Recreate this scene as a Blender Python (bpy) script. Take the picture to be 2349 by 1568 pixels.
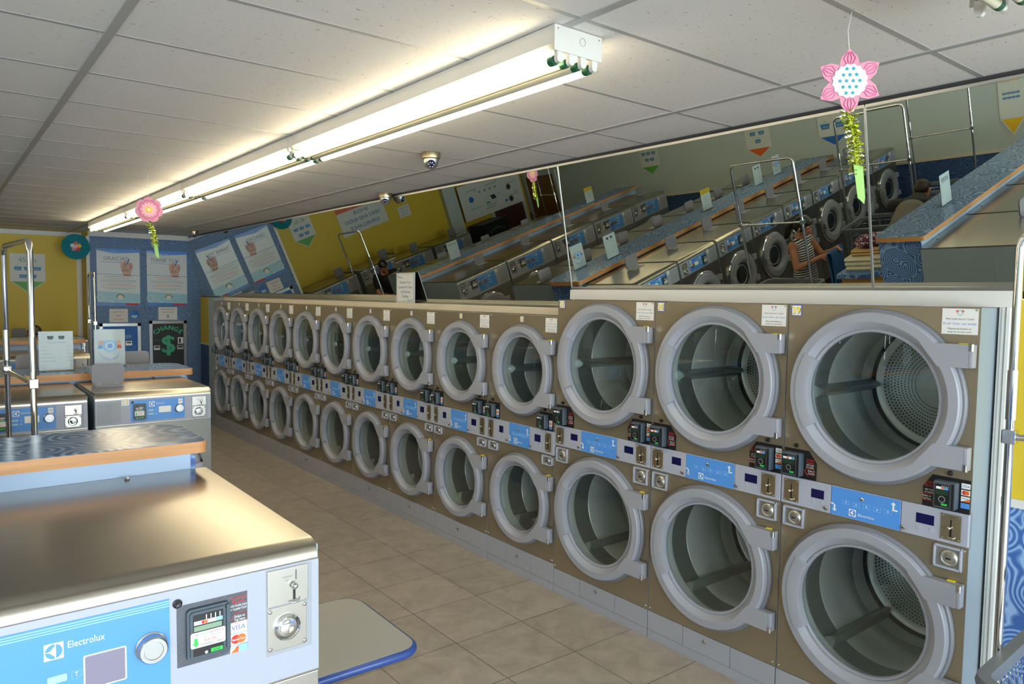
import bpy, bmesh, math, random
from mathutils import Vector, Matrix
random.seed(7)
for _o in list(bpy.data.objects): bpy.data.objects.remove(_o, do_unlink=True)
SC = bpy.context.scene
COL = SC.collection
PI = math.pi
sin, cos, R = math.sin, math.cos, math.radians

# ------------------------------------------------------------------ camera, light, exposure
CAM_Z = 2.0767
def _camera():
    yaw, pitch, roll, f = 0.667, 0.0626, 0.0136, 1686.5
    fw = Vector((sin(yaw)*cos(pitch), cos(yaw)*cos(pitch), -sin(pitch)))
    r = Vector((cos(yaw), -sin(yaw), 0)); u = r.cross(fw)
    r2 = cos(roll)*r + sin(roll)*u; u2 = -sin(roll)*r + cos(roll)*u
    cd = bpy.data.cameras.new('camera'); cd.sensor_width = 36; cd.sensor_fit = 'HORIZONTAL'
    cd.lens = f/2349*36; cd.clip_start = 0.05; cd.clip_end = 100
    ob = bpy.data.objects.new('camera', cd); COL.objects.link(ob)
    ob.matrix_world = Matrix(((r2.x, u2.x, -fw.x, 0), (r2.y, u2.y, -fw.y, 0), (r2.z, u2.z, -fw.z, CAM_Z), (0, 0, 0, 1)))
    SC.camera = ob
_camera()
SC.view_settings.view_transform = 'Standard'; SC.view_settings.look = 'None'
SC.view_settings.gamma = 1; SC.view_settings.use_curve_mapping = False
SC.view_settings.exposure = 1.10
TUBE_STRENGTH = 8.0
SKY_STRENGTH = 8.6
w = bpy.data.worlds.new('daylight'); SC.world = w; w.use_nodes = True
bg = w.node_tree.nodes['Background']; bg.inputs[0].default_value = (.89, .94, 1.0, 1); bg.inputs[1].default_value = SKY_STRENGTH
WINDOWS = [(-4.55, -0.95), (-0.65, 3.15)]          # storefront panes in the front wall, x ranges
WZ0, WZ1, FRONT = 0.35, 2.9, -5.0
for a, b in WINDOWS:
    ld = bpy.data.lights.new('window_daylight', 'AREA'); ld.shape = 'RECTANGLE'; ld.size = b-a; ld.size_y = WZ1-WZ0
    ld.cycles.is_portal = True
    lo = bpy.data.objects.new('window_daylight', ld); COL.objects.link(lo)
    lo.location = ((a+b)/2, FRONT-.02, (WZ0+WZ1)/2); lo.rotation_euler = (R(90), 0, 0)
cy = SC.cycles
cy.max_bounces = 10; cy.diffuse_bounces = 5; cy.glossy_bounces = 6; cy.transmission_bounces = 6; cy.transparent_max_bounces = 24
cy.sample_clamp_indirect = 6.0; cy.use_denoising = True; cy.caustics_reflective = False; cy.caustics_refractive = False

# ------------------------------------------------------------------ materials
def hexc(h):
    h = h.lstrip('#'); v = [int(h[i:i+2], 16)/255 for i in (0, 2, 4)]
    return tuple(c/12.92 if c <= .04045 else ((c+.055)/1.055)**2.4 for c in v) + (1,)
def mat(name, col, rough=.5, metal=0., **kw):
    m = bpy.data.materials.new(name); m.use_nodes = True
    b = m.node_tree.nodes['Principled BSDF']
    c = hexc(col) if isinstance(col, str) else tuple(col)+(1,)
    b.inputs['Base Color'].default_value = c; b.inputs['Roughness'].default_value = rough; b.inputs['Metallic'].default_value = metal
    for k, v in kw.items(): b.inputs[k].default_value = v
    return m
def N(m): return m.node_tree.nodes, m.node_tree.links, m.node_tree.nodes['Principled BSDF']
def node(nt, t, **kw):
    n = nt.nodes.new(t)
    for k, v in kw.items(): setattr(n, k, v)
    return n
def vary(m, scale=3, amount=.12, stretch=(1, 1, 1), bump=0, bscale=60):
    """break up a flat colour with object-space noise"""
    ns, ln, b = N(m); nt = m.node_tree
    c = tuple(b.inputs['Base Color'].default_value)
    tc = node(nt, 'ShaderNodeTexCoord'); mp = node(nt, 'ShaderNodeMapping'); mp.inputs['Scale'].default_value = stretch
    ln.new(tc.outputs['Object'], mp.inputs[0])
    nz = node(nt, 'ShaderNodeTexNoise'); nz.inputs['Scale'].default_value = scale; nz.inputs['Detail'].default_value = 5
    ln.new(mp.outputs[0], nz.inputs['Vector'])
    rp = node(nt, 'ShaderNodeValToRGB'); rp.color_ramp.elements[0].position = .3; rp.color_ramp.elements[1].position = .7
    rp.color_ramp.elements[0].color = tuple(x*(1-amount) for x in c[:3])+(1,)
    rp.color_ramp.elements[1].color = tuple(min(1, x*(1+amount)) for x in c[:3])+(1,)
    ln.new(nz.outputs[0], rp.inputs[0]); ln.new(rp.outputs[0], b.inputs['Base Color'])
    if bump:
        n2 = node(nt, 'ShaderNodeTexNoise'); n2.inputs['Scale'].default_value = bscale; n2.inputs['Detail'].default_value = 3
        ln.new(mp.outputs[0], n2.inputs['Vector'])
        bp = node(nt, 'ShaderNodeBump'); bp.inputs['Strength'].default_value = bump; bp.inputs['Distance'].default_value = .01
        ln.new(n2.outputs[0], bp.inputs['Height']); ln.new(bp.outputs[0], b.inputs['Normal'])
    return m
def swirl(name, dark, light, scale=5.5, rings=7, rough=.5, width=.5, **kw):
    """agate-like wallpaper / laminate: concentric wobbly rings round scattered centres"""
    m = mat(name, dark, rough, **kw); ns, ln, b = N(m); nt = m.node_tree
    tc = node(nt, 'ShaderNodeTexCoord')
    nz = node(nt, 'ShaderNodeTexNoise'); nz.inputs['Scale'].default_value = scale*.8; nz.inputs['Detail'].default_value = 1
    ln.new(tc.outputs['Object'], nz.inputs['Vector'])
    mx = node(nt, 'ShaderNodeVectorMath', operation='MULTIPLY_ADD'); mx.inputs[1].default_value = (.045,)*3
    ln.new(nz.outputs['Color'], mx.inputs[0]); ln.new(tc.outputs['Object'], mx.inputs[2])
    vo = node(nt, 'ShaderNodeTexVoronoi'); vo.feature = 'SMOOTH_F1'; vo.inputs['Scale'].default_value = scale; vo.inputs['Smoothness'].default_value = .25
    ln.new(mx.outputs[0], vo.inputs['Vector'])
    ml = node(nt, 'ShaderNodeMath', operation='MULTIPLY'); ml.inputs[1].default_value = rings*2*PI
    ln.new(vo.outputs['Distance'], ml.inputs[0])
    sn = node(nt, 'ShaderNodeMath', operation='SINE'); ln.new(ml.outputs[0], sn.inputs[0])
    mr = node(nt, 'ShaderNodeMapRange'); mr.inputs[1].default_value = -1; mr.inputs[2].default_value = 1; ln.new(sn.outputs[0], mr.inputs[0])
    rp = node(nt, 'ShaderNodeValToRGB'); e = rp.color_ramp.elements
    d, l = hexc(dark), hexc(light); mid = tuple(.6*x+.4*y for x, y in zip(d, l))
    e[0].position = .15; e[0].color = d; e[1].position = .95; e[1].color = l
    q = rp.color_ramp.elements.new(width+.15); q.color = mid
    ln.new(mr.outputs[0], rp.inputs[0]); ln.new(rp.outputs[0], b.inputs['Base Color'])
    return m
def brushed(name, col, rough, metal=1., scale=(4, 4, 400), amt=.06):
    m = mat(name, col, rough, metal); ns, ln, b = N(m); nt = m.node_tree
    tc = node(nt, 'ShaderNodeTexCoord'); mp = node(nt, 'ShaderNodeMapping'); mp.inputs['Scale'].default_value = scale
    nz = node(nt, 'ShaderNodeTexNoise'); nz.inputs['Scale'].default_value = 1; nz.inputs['Detail'].default_value = 2
    ln.new(tc.outputs['Object'], mp.inputs[0]); ln.new(mp.outputs[0], nz.inputs['Vector'])
    mr = node(nt, 'ShaderNodeMapRange'); mr.inputs[3].default_value = rough-amt; mr.inputs[4].default_value = rough+amt
    ln.new(nz.outputs[0], mr.inputs[0]); ln.new(mr.outputs[0], b.inputs['Roughness'])
    return m
def emit(name, col, strength):
    m = mat(name, col, .4); b = N(m)[2]
    b.inputs['Emission Color'].default_value = hexc(col); b.inputs['Emission Strength'].default_value = strength
    return m
def glass(name, tint, refl=.9, ior=1.5, tr=1.0):
    """thin pane: fresnel mirror over a tinted clear sheet"""
    m = bpy.data.materials.new(name); m.use_nodes = True; nt = m.node_tree; nt.nodes.clear()
    out = node(nt, 'ShaderNodeOutputMaterial'); mixn = node(nt, 'ShaderNodeMixShader'); fr = node(nt, 'ShaderNodeFresnel'); fr.inputs[0].default_value = ior
    t = node(nt, 'ShaderNodeBsdfTransparent'); t.inputs[0].default_value = hexc(tint)
    g = node(nt, 'ShaderNodeBsdfGlossy'); g.inputs[0].default_value = (refl, refl, refl, 1); g.inputs['Roughness'].default_value = .01
    geo = node(nt, 'ShaderNodeNewGeometry'); mr = node(nt, 'ShaderNodeMapRange'); mr.inputs[3].default_value = ior; mr.inputs[4].default_value = 1/ior
    nt.links.new(geo.outputs['Backfacing'], mr.inputs[0]); nt.links.new(mr.outputs[0], fr.inputs[0])   # same sheen from either side of the sheet
    nt.links.new(fr.outputs[0], mixn.inputs[0]); nt.links.new(t.outputs[0], mixn.inputs[1]); nt.links.new(g.outputs[0], mixn.inputs[2]); nt.links.new(mixn.outputs[0], out.inputs[0])
    return m
M = {}
M['steel_front'] = brushed('bronze_brushed_steel', '#998d78', .34, .6, (300, 4, 4), .05)
M['steel_top'] = brushed('polished_steel', '#aca79c', .25, 1, (3, 3, 3), .02)
M['steel'] = brushed('brushed_steel', '#bdbbb5', .3, .85, (5, 5, 900), .02)
M['steel_dark'] = brushed('dark_steel_front', '#77756f', .33, .8, (300, 4, 4), .05)
M['chrome'] = mat('chrome', '#d8d8d8', .07, 1)
M['coin_plate'] = mat('coin_plate_steel', '#a99b7c', .3, .8)
M['ring'] = mat('grey_door_plastic', '#989ba5', .4)
M['ring_lip'] = mat('door_lip_plastic', '#787b82', .45)
M['panel'] = mat('pale_grey_panel', '#a4a9b8', .4)
M['kick'] = mat('kick_plate_grey', '#9b9ea7', .45)
M['blue'] = mat('panel_blue', '#5292e0', .35)
M['blue_pale'] = mat('panel_pale_blue', '#8fbfe8', .4)
M['white'] = mat('white_print', '#eeeeec', .5)
M['paper'] = mat('paper', '#e2e2e0', .6)
M['black'] = mat('black_plastic', '#17171a', .4)
M['ink'] = mat('dark_ink', '#2a2a30', .6)
M['ink_grey'] = mat('grey_ink', '#8b8d92', .6)
M['ink_blue'] = mat('blue_ink', '#2f55a8', .6)
M['ink_red'] = mat('red_ink', '#d0352f', .6)
M['reader'] = mat('reader_slate', '#46525c', .4)
M['screen'] = mat('navy_display', '#141648', .12)
M['screen_grey'] = mat('grey_display', '#7f7b90', .15)
M['lcd'] = mat('lcd_green', '#7f9a82', .3)
M['lcd_dark'] = mat('lcd_dark', '#1f3a2c', .3)
M['green'] = mat('green_label', '#35b44e', .5)
M['tag'] = mat('tag_paper', '#e9e9ee', .5)
M['tag_edge'] = mat('tag_border', '#5a5ca8', .5)
M['tag_yellow'] = mat('tag_yellow', '#f4e522', .5)
M['rubber'] = mat('black_rubber', '#141416', .7)
M['drum'] = brushed('drum_steel', '#d2d8d6', .34, .4, (3, 3, 60), .05)
M['orange_edge'] = vary(mat('beech_edge', '#cb935f', .4), 4, .12, (1, 14, 14))
M['bulk'] = mat('pale_blue_laminate', '#b4cbe9', .4)
M['grey_lid'] = mat('soap_lid_grey', '#84838a', .5)
M['side_grey'] = mat('side_panel_grey', '#8d9aa2', .45)
M['swirl_wall'] = swirl('blue_agate_wallpaper', '#3a63a6', '#8fb0dc', 7, 8, .5)
M['swirl_far'] = swirl('blue_agate_wallpaper_fine', '#567399', '#6c8bb4', 9, 5, .5)
M['swirl_deep'] = swirl('deep_blue_agate_wainscot', '#2a4470', '#4a6a9e', 7, 6, .5)
M['swirl_top'] = swirl('slate_agate_laminate', '#46648e', '#86a0c2', 5, 7, .16, .55, **{'Specular IOR Level': .14})
M['yellow'] = mat('yellow_paint', '#d9bc30', .5)
M['green_grey'] = mat('sage_paint', '#bfcac8', .55)
M['trim_white'] = mat('white_trim_paint', '#dcdcd8', .45)
M['trim_cream'] = vary(mat('cream_wood_trim', '#d9d0ba', .4), 3, .06, (20, 1, 20))
M['shadow_board'] = mat('soffit_shadow_paint', '#3b3a3c', .7)  # soffit coloured dark to paint in the shadow between mirror tops and ceiling
M['alu'] = mat('aluminium', '#b5b7b8', .3, .9)
M['case_white'] = mat('lamp_housing_white', '#d9d8d2', .4)
M['tube'] = emit('lit_fluorescent_tube', '#ffeec8', TUBE_STRENGTH)
M['tube_off'] = mat('unlit_fluorescent_tube', '#d8d4c0', .25)
M['tube_cap'] = mat('tube_end_cap_green', '#2f6a4c', .35, .3)
M['door_brown'] = vary(mat('brown_wood_door', '#7a4e22', .5), 2, .15, (1, 1, .2))
M['door_red'] = mat('dark_red_brown_door', '#4d2a20', .5)
M['machine_black'] = mat('machine_black', '#1c1d20', .45)
M['mint'] = mat('mint_green_print', '#3fae86', .5)
M['poster'] = mat('poster_white', '#d7dee0', .3)
M['poster_aqua'] = mat('poster_aqua', '#9fcbdc', .3)
M['poster_blue'] = mat('poster_blue', '#4d7cc4', .3)
M['skin_print'] = mat('printed_skin', '#d6b19f', .5)
M['soft_grey'] = mat('pale_grey_print', '#a9adb2', .5); M['soft_red'] = mat('pale_red_print', '#d98c80', .5)
M['ink_skin'] = mat('printed_skin_line', '#c2998a', .5)
M['orange'] = mat('orange_print', '#e06a2c', .5)
M['coral'] = mat('coral_print', '#d9694a', .5)
M['sign_green'] = mat('sign_green', '#5fae4e', .5)
M['sign_blue'] = mat('sign_blue', '#1f6cc0', .5)
M['sign_yellow'] = mat('sign_yellow', '#f2c42c', .5)
M['sign_white'] = mat('sign_white', '#d9dcd8', .5)
M['teal'] = mat('teal_paper', '#35a0ac', .6)
M['pink'] = mat('pink_paper', '#d98fa5', .6)
M['pink_pale'] = mat('pale_pink_paper', '#f3b6bf', .6)
M['pink_deep'] = mat('deep_pink_print', '#c83a86', .6)
M['green_paper'] = mat('light_green_paper', '#97c468', .6)
M['tinsel'] = mat('gold_green_tinsel', '#c9d24a', .18, .75)
M['tinsel_silver'] = mat('silver_tinsel', '#e6e8d8', .12, .9)
M['glass_door'] = glass('dark_door_glass', '#e6ecea', .9, 1.7)
M['acrylic'] = glass('clear_acrylic', '#f2f6f7', .8, 1.14)
M['window_glass'] = glass('storefront_glass', '#f4f8f8', .9, 1.3)
M['mirror'] = mat('mirror_silver', '#ced4cb', .0, 1)
M['table_grey'] = vary(mat('speckled_grey_laminate', '#a9aaa6', .4), 260, .12)
M['edge_blue'] = mat('blue_table_edge', '#2f4a8c', .35)
M['cart_grey'] = mat('grey_cart_bumper', '#6b717b', .5)
M['wood_light'] = vary(mat('light_wood', '#d79f58', .45), 3, .1, (1, 1, .1))
M['hair'] = mat('black_hair', '#16100e', .45)
M['hair_brown'] = mat('dark_brown_hair', '#2a1c12', .5)
M['skin'] = mat('skin', '#b97e5e', .5, **{'Subsurface Weight': .05})
M['olive'] = mat('olive_trousers', '#4a4a2a', .8)
M['denim'] = mat('dark_denim', '#2c3346', .8)
M['tee_black'] = mat('black_tee', '#191a1e', .85)
M['jumper'] = mat('grey_jumper', '#77736a', .85)
M['jumper_dark'] = mat('charcoal_yoke', '#2b2c30', .85)
M['towel_blue'] = vary(mat('blue_towel', '#2f6a9e', .9), 40, .15)
M['towel_white'] = vary(mat('cream_towel', '#d9d3bd', .95), 40, .1)
M['towel_tan'] = mat('tan_towel', '#c9a878', .95)
M['floral'] = swirl('floral_cloth', '#5a1838', '#e8d4dc', 30, 1.5, .9)
def _stripes():
    m = mat('striped_top', '#e8e6e0', .85); ns, ln, b = N(m); nt = m.node_tree
    tc = node(nt, 'ShaderNodeTexCoord'); sp = node(nt, 'ShaderNodeSeparateXYZ'); ln.new(tc.outputs['Object'], sp.inputs[0])
    ml = node(nt, 'ShaderNodeMath', operation='MULTIPLY'); ml.inputs[1].default_value = 2*PI/.026; ln.new(sp.outputs[2], ml.inputs[0])
    sn = node(nt, 'ShaderNodeMath', operation='SINE'); ln.new(ml.outputs[0], sn.inputs[0])
    gt = node(nt, 'ShaderNodeMath', operation='GREATER_THAN'); gt.inputs[1].default_value = .1; ln.new(sn.outputs[0], gt.inputs[0])
    mx = node(nt, 'ShaderNodeMix', data_type='RGBA'); mx.inputs[6].default_value = hexc('#e8e6e0'); mx.inputs[7].default_value = hexc('#23262c')
    ln.new(gt.outputs[0], mx.inputs[0]); ln.new(mx.outputs[2], b.inputs['Base Color']); return m
M['stripes'] = _stripes()
def _tiles():
    m = mat('beige_floor_tile', '#a89c88', .38); ns, ln, b = N(m); nt = m.node_tree
    tc = node(nt, 'ShaderNodeTexCoord'); mp = node(nt, 'ShaderNodeMapping'); mp.inputs['Location'].default_value = (-2.9003+5, -3.548+5, 0)
    ln.new(tc.outputs['Object'], mp.inputs[0])
    br = node(nt, 'ShaderNodeTexBrick'); br.offset = 0; br.inputs['Scale'].default_value = 1; br.inputs['Brick Width'].default_value = .5003; br.inputs['Row Height'].default_value = .5003
    br.inputs['Mortar Size'].default_value = .0028; br.inputs['Mortar Smooth'].default_value = .1
    br.inputs['Color1'].default_value = (1, 1, 1, 1); br.inputs['Color2'].default_value = (.93, .93, .93, 1); br.inputs['Mortar'].default_value = (.28, .26, .24, 1)
    ln.new(mp.outputs[0], br.inputs['Vector'])
    nz = node(nt, 'ShaderNodeTexNoise'); nz.inputs['Scale'].default_value = 7; nz.inputs['Detail'].default_value = 9; nz.inputs['Roughness'].default_value = .65; nz.inputs['Distortion'].default_value = .6
    ln.new(tc.outputs['Object'], nz.inputs['Vector'])
    rp = node(nt, 'ShaderNodeValToRGB'); e = rp.color_ramp.elements; e[0].position = .35; e[0].color = hexc('#a0958a' if 0 else '#a1978a'); e[1].position = .68; e[1].color = hexc('#b9b0a3')
    ln.new(nz.outputs[0], rp.inputs[0])
    mx = node(nt, 'ShaderNodeMix', data_type='RGBA', blend_type='MULTIPLY'); mx.inputs[0].default_value = 1
    ln.new(rp.outputs[0], mx.inputs[6]); ln.new(br.outputs['Color'], mx.inputs[7]); ln.new(mx.outputs[2], b.inputs['Base Color'])
    bp = node(nt, 'ShaderNodeBump'); bp.inputs['Strength'].default_value = .3; bp.inputs['Distance'].default_value = .004; bp.invert = True
    ln.new(br.outputs['Fac'], bp.inputs['Height']); ln.new(bp.outputs[0], b.inputs['Normal'])
    return m
M['tile'] = _tiles()
def _acoustic():
    m = mat('acoustic_ceiling_tile', '#eeebe9', .85); ns, ln, b = N(m); nt = m.node_tree
    tc = node(nt, 'ShaderNodeTexCoord'); mp = node(nt, 'ShaderNodeMapping'); mp.inputs['Scale'].default_value = (1, 1.8, 1); mp.inputs['Rotation'].default_value = (0, 0, .5)
    ln.new(tc.outputs['Object'], mp.inputs[0])
    nz = node(nt, 'ShaderNodeTexNoise'); nz.inputs['Scale'].default_value = 56; nz.inputs['Detail'].default_value = 2; nz.inputs['Distortion'].default_value = 1.2
    ln.new(mp.outputs[0], nz.inputs['Vector'])
    rp = node(nt, 'ShaderNodeValToRGB'); e = rp.color_ramp.elements; e[0].position = .27; e[0].color = hexc('#a5a19d'); e[1].position = .33; e[1].color = hexc('#eeebe9')
    ln.new(nz.outputs[0], rp.inputs[0]); ln.new(rp.outputs[0], b.inputs['Base Color'])
    bp = node(nt, 'ShaderNodeBump'); bp.inputs['Strength'].default_value = .35; bp.inputs['Distance'].default_value = .004
    ln.new(rp.outputs[0], bp.inputs['Height']); ln.new(bp.outputs[0], b.inputs['Normal'])
    return m
M['ceil'] = _acoustic()
M['tbar'] = mat('ceiling_grid_paint', '#b4b3b4', .4)
def _perf(name, dark):
    """perforated drum sheet: dark round holes on steel"""
    m = mat(name, '#a7b0ae', .3, .85); ns, ln, b = N(m); nt = m.node_tree
    tc = node(nt, 'ShaderNodeTexCoord'); sp = node(nt, 'ShaderNodeSeparateXYZ'); ln.new(tc.outputs['UV'], sp.inputs[0])
    def mth(op, a, c=None):
        n = node(nt, 'ShaderNodeMath', operation=op)
        for i, v in enumerate((a, c)):
            if v is None: continue
            if isinstance(v, (int, float)): n.inputs[i].default_value = v
            else: ln.new(v, n.inputs[i])
        return n.outputs[0]
    u, v = sp.outputs[0], sp.outputs[1]
    row = mth('FLOOR', v); uo = mth('ADD', u, mth('MULTIPLY', mth('MODULO', row, 2), .5))
    du = mth('SUBTRACT', mth('FRACT', uo), .5); dv = mth('SUBTRACT', mth('FRACT', v), .5)
    d = mth('SQRT', mth('ADD', mth('MULTIPLY', du, du), mth('MULTIPLY', dv, dv)))
    hole = mth('LESS_THAN', d, .27)
    mx = node(nt, 'ShaderNodeMix', data_type='RGBA'); mx.inputs[6].default_value = hexc('#bcc4c2'); mx.inputs[7].default_value = hexc(dark)
    ln.new(hole, mx.inputs[0]); ln.new(mx.outputs[2], b.inputs['Base Color'])
    ln.new(mth('MULTIPLY', mth('SUBTRACT', 1, hole), .85), b.inputs['Metallic'])
    return m
M['baffle'] = mat('baffle_steel', '#949c9a', .3, .6)
M['perf'] = _perf('perforated_steel', '#1c1f20'); M['perf_fine'] = _perf('finely_perforated_steel', '#4c5352')

# ------------------------------------------------------------------ mesh helpers
class MB:
    """collects shapes into ONE mesh"""
    def __init__(s): s.v = []; s.f = []; s.m = []; s.mats = []; s.uv = {}
    def mi(s, m):
        m = M[m] if isinstance(m, str) else m
        if m not in s.mats: s.mats.append(m)
        return s.mats.index(m)
    def add(s, vs, fs, m, uv=None):
        o = len(s.v); s.v += [tuple(p) for p in vs]; i = s.mi(m)
        for k, f in enumerate(fs):
            if uv: s.uv[len(s.f)] = uv[k]
            s.f.append([q+o for q in f]); s.m.append(i)
        return s
    def box(s, x0, y0, z0, x1, y1, z1, m, bev=0, seg=2):
        if x0 > x1: x0, x1 = x1, x0
        if y0 > y1: y0, y1 = y1, y0
        if z0 > z1: z0, z1 = z1, z0
        if not bev:
            v = [(x, y, z) for x in (x0, x1) for y in (y0, y1) for z in (z0, z1)]
            return s.add(v, [(0, 1, 3, 2), (4, 6, 7, 5), (0, 4, 5, 1), (2, 3, 7, 6), (0, 2, 6, 4), (1, 5, 7, 3)], m)
        b = bmesh.new(); bmesh.ops.create_cube(b, size=1)
        for q in b.verts: q.co = Vector(((x0+x1)/2+q.co.x*(x1-x0), (y0+y1)/2+q.co.y*(y1-y0), (z0+z1)/2+q.co.z*(z1-z0)))
        bmesh.ops.bevel(b, geom=b.edges[:], offset=min(bev, .49*min(x1-x0, y1-y0, z1-z0)), segments=seg, affect='EDGES', profile=.5)
        return s.bm(b, m)
    def bm(s, b, m):
        b.verts.index_update(); s.add([q.co.copy() for q in b.verts], [[q.index for q in f.verts] for f in b.faces], m); b.free(); return s
    def prism(s, poly, axis, a, b, m):
        """2D polygon extruded from a to b along axis; poly in the two other axes in xyz order"""
        n = len(poly); P = lambda p, t: {'x': (t, p[0], p[1]), 'y': (p[0], t, p[1]), 'z': (p[0], p[1], t)}[axis]
        vs = [P(p, a) for p in poly]+[P(p, b) for p in poly]
        fs = [list(range(n))[::-1], list(range(n, 2*n))]+[(i, (i+1) % n, n+(i+1) % n, n+i) for i in range(n)]
        return s.add(vs, fs, m)
    def flat(s, poly, y, m):
        return s.add([(p[0], y, p[1]) for p in poly], [list(range(len(poly)))], m)
    def lathe(s, prof, c, axis, m, n=32, a0=0, a1=2*PI, closed=False):
        """prof: (radius, height along axis)"""
        full = abs(a1-a0-2*PI) < 1e-6; k = n if full else n+1; vs = []
        for i in range(k):
            t = a0+(a1-a0)*i/n; ct, st = cos(t), sin(t)
            for r, h in prof:
                p = {'x': (h, r*ct, r*st), 'y': (r*ct, h, r*st), 'z': (r*ct, r*st, h)}[axis]
                vs.append((c[0]+p[0], c[1]+p[1], c[2]+p[2]))
        q = len(prof); fs = []
        for i in range(n):
            j = (i+1) % k
            for a in range(q if closed else q-1):
                b = (a+1) % q
                if prof[a][0] < 1e-9 and prof[b][0] < 1e-9: continue
                if prof[a][0] < 1e-9: fs.append((i*q+a, j*q+b, i*q+b))
                elif prof[b][0] < 1e-9: fs.append((i*q+a, j*q+a, i*q+b))
                else: fs.append((i*q+a, j*q+a, j*q+b, i*q+b))
        if not full and closed: fs += [list(range(q)), list(range((k-1)*q, k*q))[::-1]]
        return s.add(vs, fs, m)
    def cyl(s, c, r, h0, h1, axis, m, n=20): return s.lathe([(0, h0), (r, h0), (r, h1), (0, h1)], c, axis, m, n)
    def ball(s, c, r, m, n=12, sc=(1, 1, 1)):
        b = bmesh.new(); bmesh.ops.create_uvsphere(b, u_segments=n, v_segments=max(6, n*2//3), radius=r)
        for q in b.verts: q.co = Vector((c[0]+q.co.x*sc[0], c[1]+q.co.y*sc[1], c[2]+q.co.z*sc[2]))
        return s.bm(b, m)
    def tube(s, pts, r, m, n=10, closed=False):
        pts = [Vector(p) for p in pts]; k = len(pts); vs = []; fs = []; up = None
        for i, p in enumerate(pts):
            if closed: d = (pts[(i+1) % k]-pts[i-1]).normalized()
            else: d = (pts[min(i+1, k-1)]-pts[max(i-1, 0)]).normalized()
            if up is None: up = d.orthogonal().normalized()
            up = (up-d*up.dot(d)); up = up.normalized() if up.length > 1e-6 else d.orthogonal().normalized()
            sd = d.cross(up); rr = r[i] if isinstance(r, (list, tuple)) else r
            for a in range(n):
                t = 2*PI*a/n; vs.append(p+(up*cos(t)+sd*sin(t))*rr)
        for i in range(k if closed else k-1):
            j = (i+1) % k
            for a in range(n): fs.append((i*n+a, i*n+(a+1) % n, j*n+(a+1) % n, j*n+a))
        if not closed: fs += [list(range(n))[::-1], list(range((k-1)*n, k*n))]
        return s.add(vs, fs, m)
    def text(s, txt, x, z, h, m, y=0., width=None, align='C', rot=0):
        """flat lettering in the xz plane that faces -y; h is the cap height"""
        vs, fs, x0, x1 = text_shape(txt); k = h/.69; kx = k
        if width: kx = min(k, width/max(1e-6, (x1-x0)))
        off = {'C': -(x0+x1)/2, 'L': -x0, 'R': -x1}[align]; o = []
        for a, b in vs:
            px, pz = (a+off)*kx, (b-.345)*k
            o.append((x+px*cos(rot)-pz*sin(rot), y, z+px*sin(rot)+pz*cos(rot)))
        return s.add(o, fs, m)
    def build(s, name, parent=None, smooth=35, loc=None, rz=0):
        me = bpy.data.meshes.new(name); me.from_pydata([tuple(p) for p in s.v], [], s.f)
        for m in s.mats: me.materials.append(m)
        me.polygons.foreach_set('material_index', s.m)
        if s.uv:
            l = me.uv_layers.new(name='UVMap')
            for fi, co in s.uv.items():
                for li, c in zip(me.polygons[fi].loop_indices, co): l.data[li].uv = c
        if smooth:
            me.polygons.foreach_set('use_smooth', [True]*len(me.polygons)); me.set_sharp_from_angle(angle=R(smooth))
        me.update()
        b = bmesh.new(); b.from_mesh(me); bmesh.ops.recalc_face_normals(b, faces=b.faces[:]) if not s.uv else None; b.to_mesh(me); b.free()
        o = bpy.data.objects.new(name, me); COL.objects.link(o)
        if parent: o.parent = parent
        if loc: o.location = loc
        if rz: o.rotation_euler = (0, 0, rz)
        return o
_tx = {}
def text_shape(t):
    if t in _tx: return _tx[t]
    c = bpy.data.curves.new('lettering', 'FONT'); c.body = t; c.size = 1; c.resolution_u = 2
    o = bpy.data.objects.new('lettering', c); COL.objects.link(o)
    me = bpy.data.meshes.new_from_object(o.evaluated_get(bpy.context.evaluated_depsgraph_get()))
    vs = [(v.co.x, v.co.y) for v in me.vertices]; fs = [list(p.vertices) for p in me.polygons]
    bpy.data.objects.remove(o); bpy.data.curves.remove(c); bpy.data.meshes.remove(me)
    xs = [v[0] for v in vs] or [0, 1]
    _tx[t] = (vs, fs, min(xs), max(xs)); return _tx[t]
def tag(o, label=None, cat=None, group=None, kind=None):
    if label: o['label'] = label
    if cat: o['category'] = cat
    if group: o['group'] = group
    if kind: o['kind'] = kind
    return o
def thing(name, label, cat, loc=(0, 0, 0), rz=0, group=None):
    o = bpy.data.objects.new(name, None); COL.objects.link(o); o.empty_display_size = .1
    o.location = loc; o.rotation_euler = (0, 0, rz); return tag(o, label, cat, group)
def kids(o): return [c for c in bpy.data.objects if c.parent == o]
def dup(o, loc, rz=None, label=None, group=None):
    def cp(a, par):
        c = a.copy(); COL.objects.link(c); c.parent = par
        for k in list(a.children): cp(k, c)
        return c
    r = cp(o, None); r.location = loc
    if rz is not None: r.rotation_euler = (0, 0, rz)
    if label: r['label'] = label
    if group: r['group'] = group
    return r
def struct(o): o['kind'] = 'structure'; return o
def arc(cx, cy, r, a0, a1, n): return [(cx+r*cos(a0+(a1-a0)*i/n), cy+r*sin(a0+(a1-a0)*i/n)) for i in range(n+1)]
def rrect(x0, z0, x1, z1, r, n=5):
    return arc(x1-r, z1-r, r, 0, PI/2, n)+arc(x0+r, z1-r, r, PI/2, PI, n)+arc(x0+r, z0+r, r, PI, 1.5*PI, n)+arc(x1-r, z0+r, r, 1.5*PI, 2*PI, n)
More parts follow.
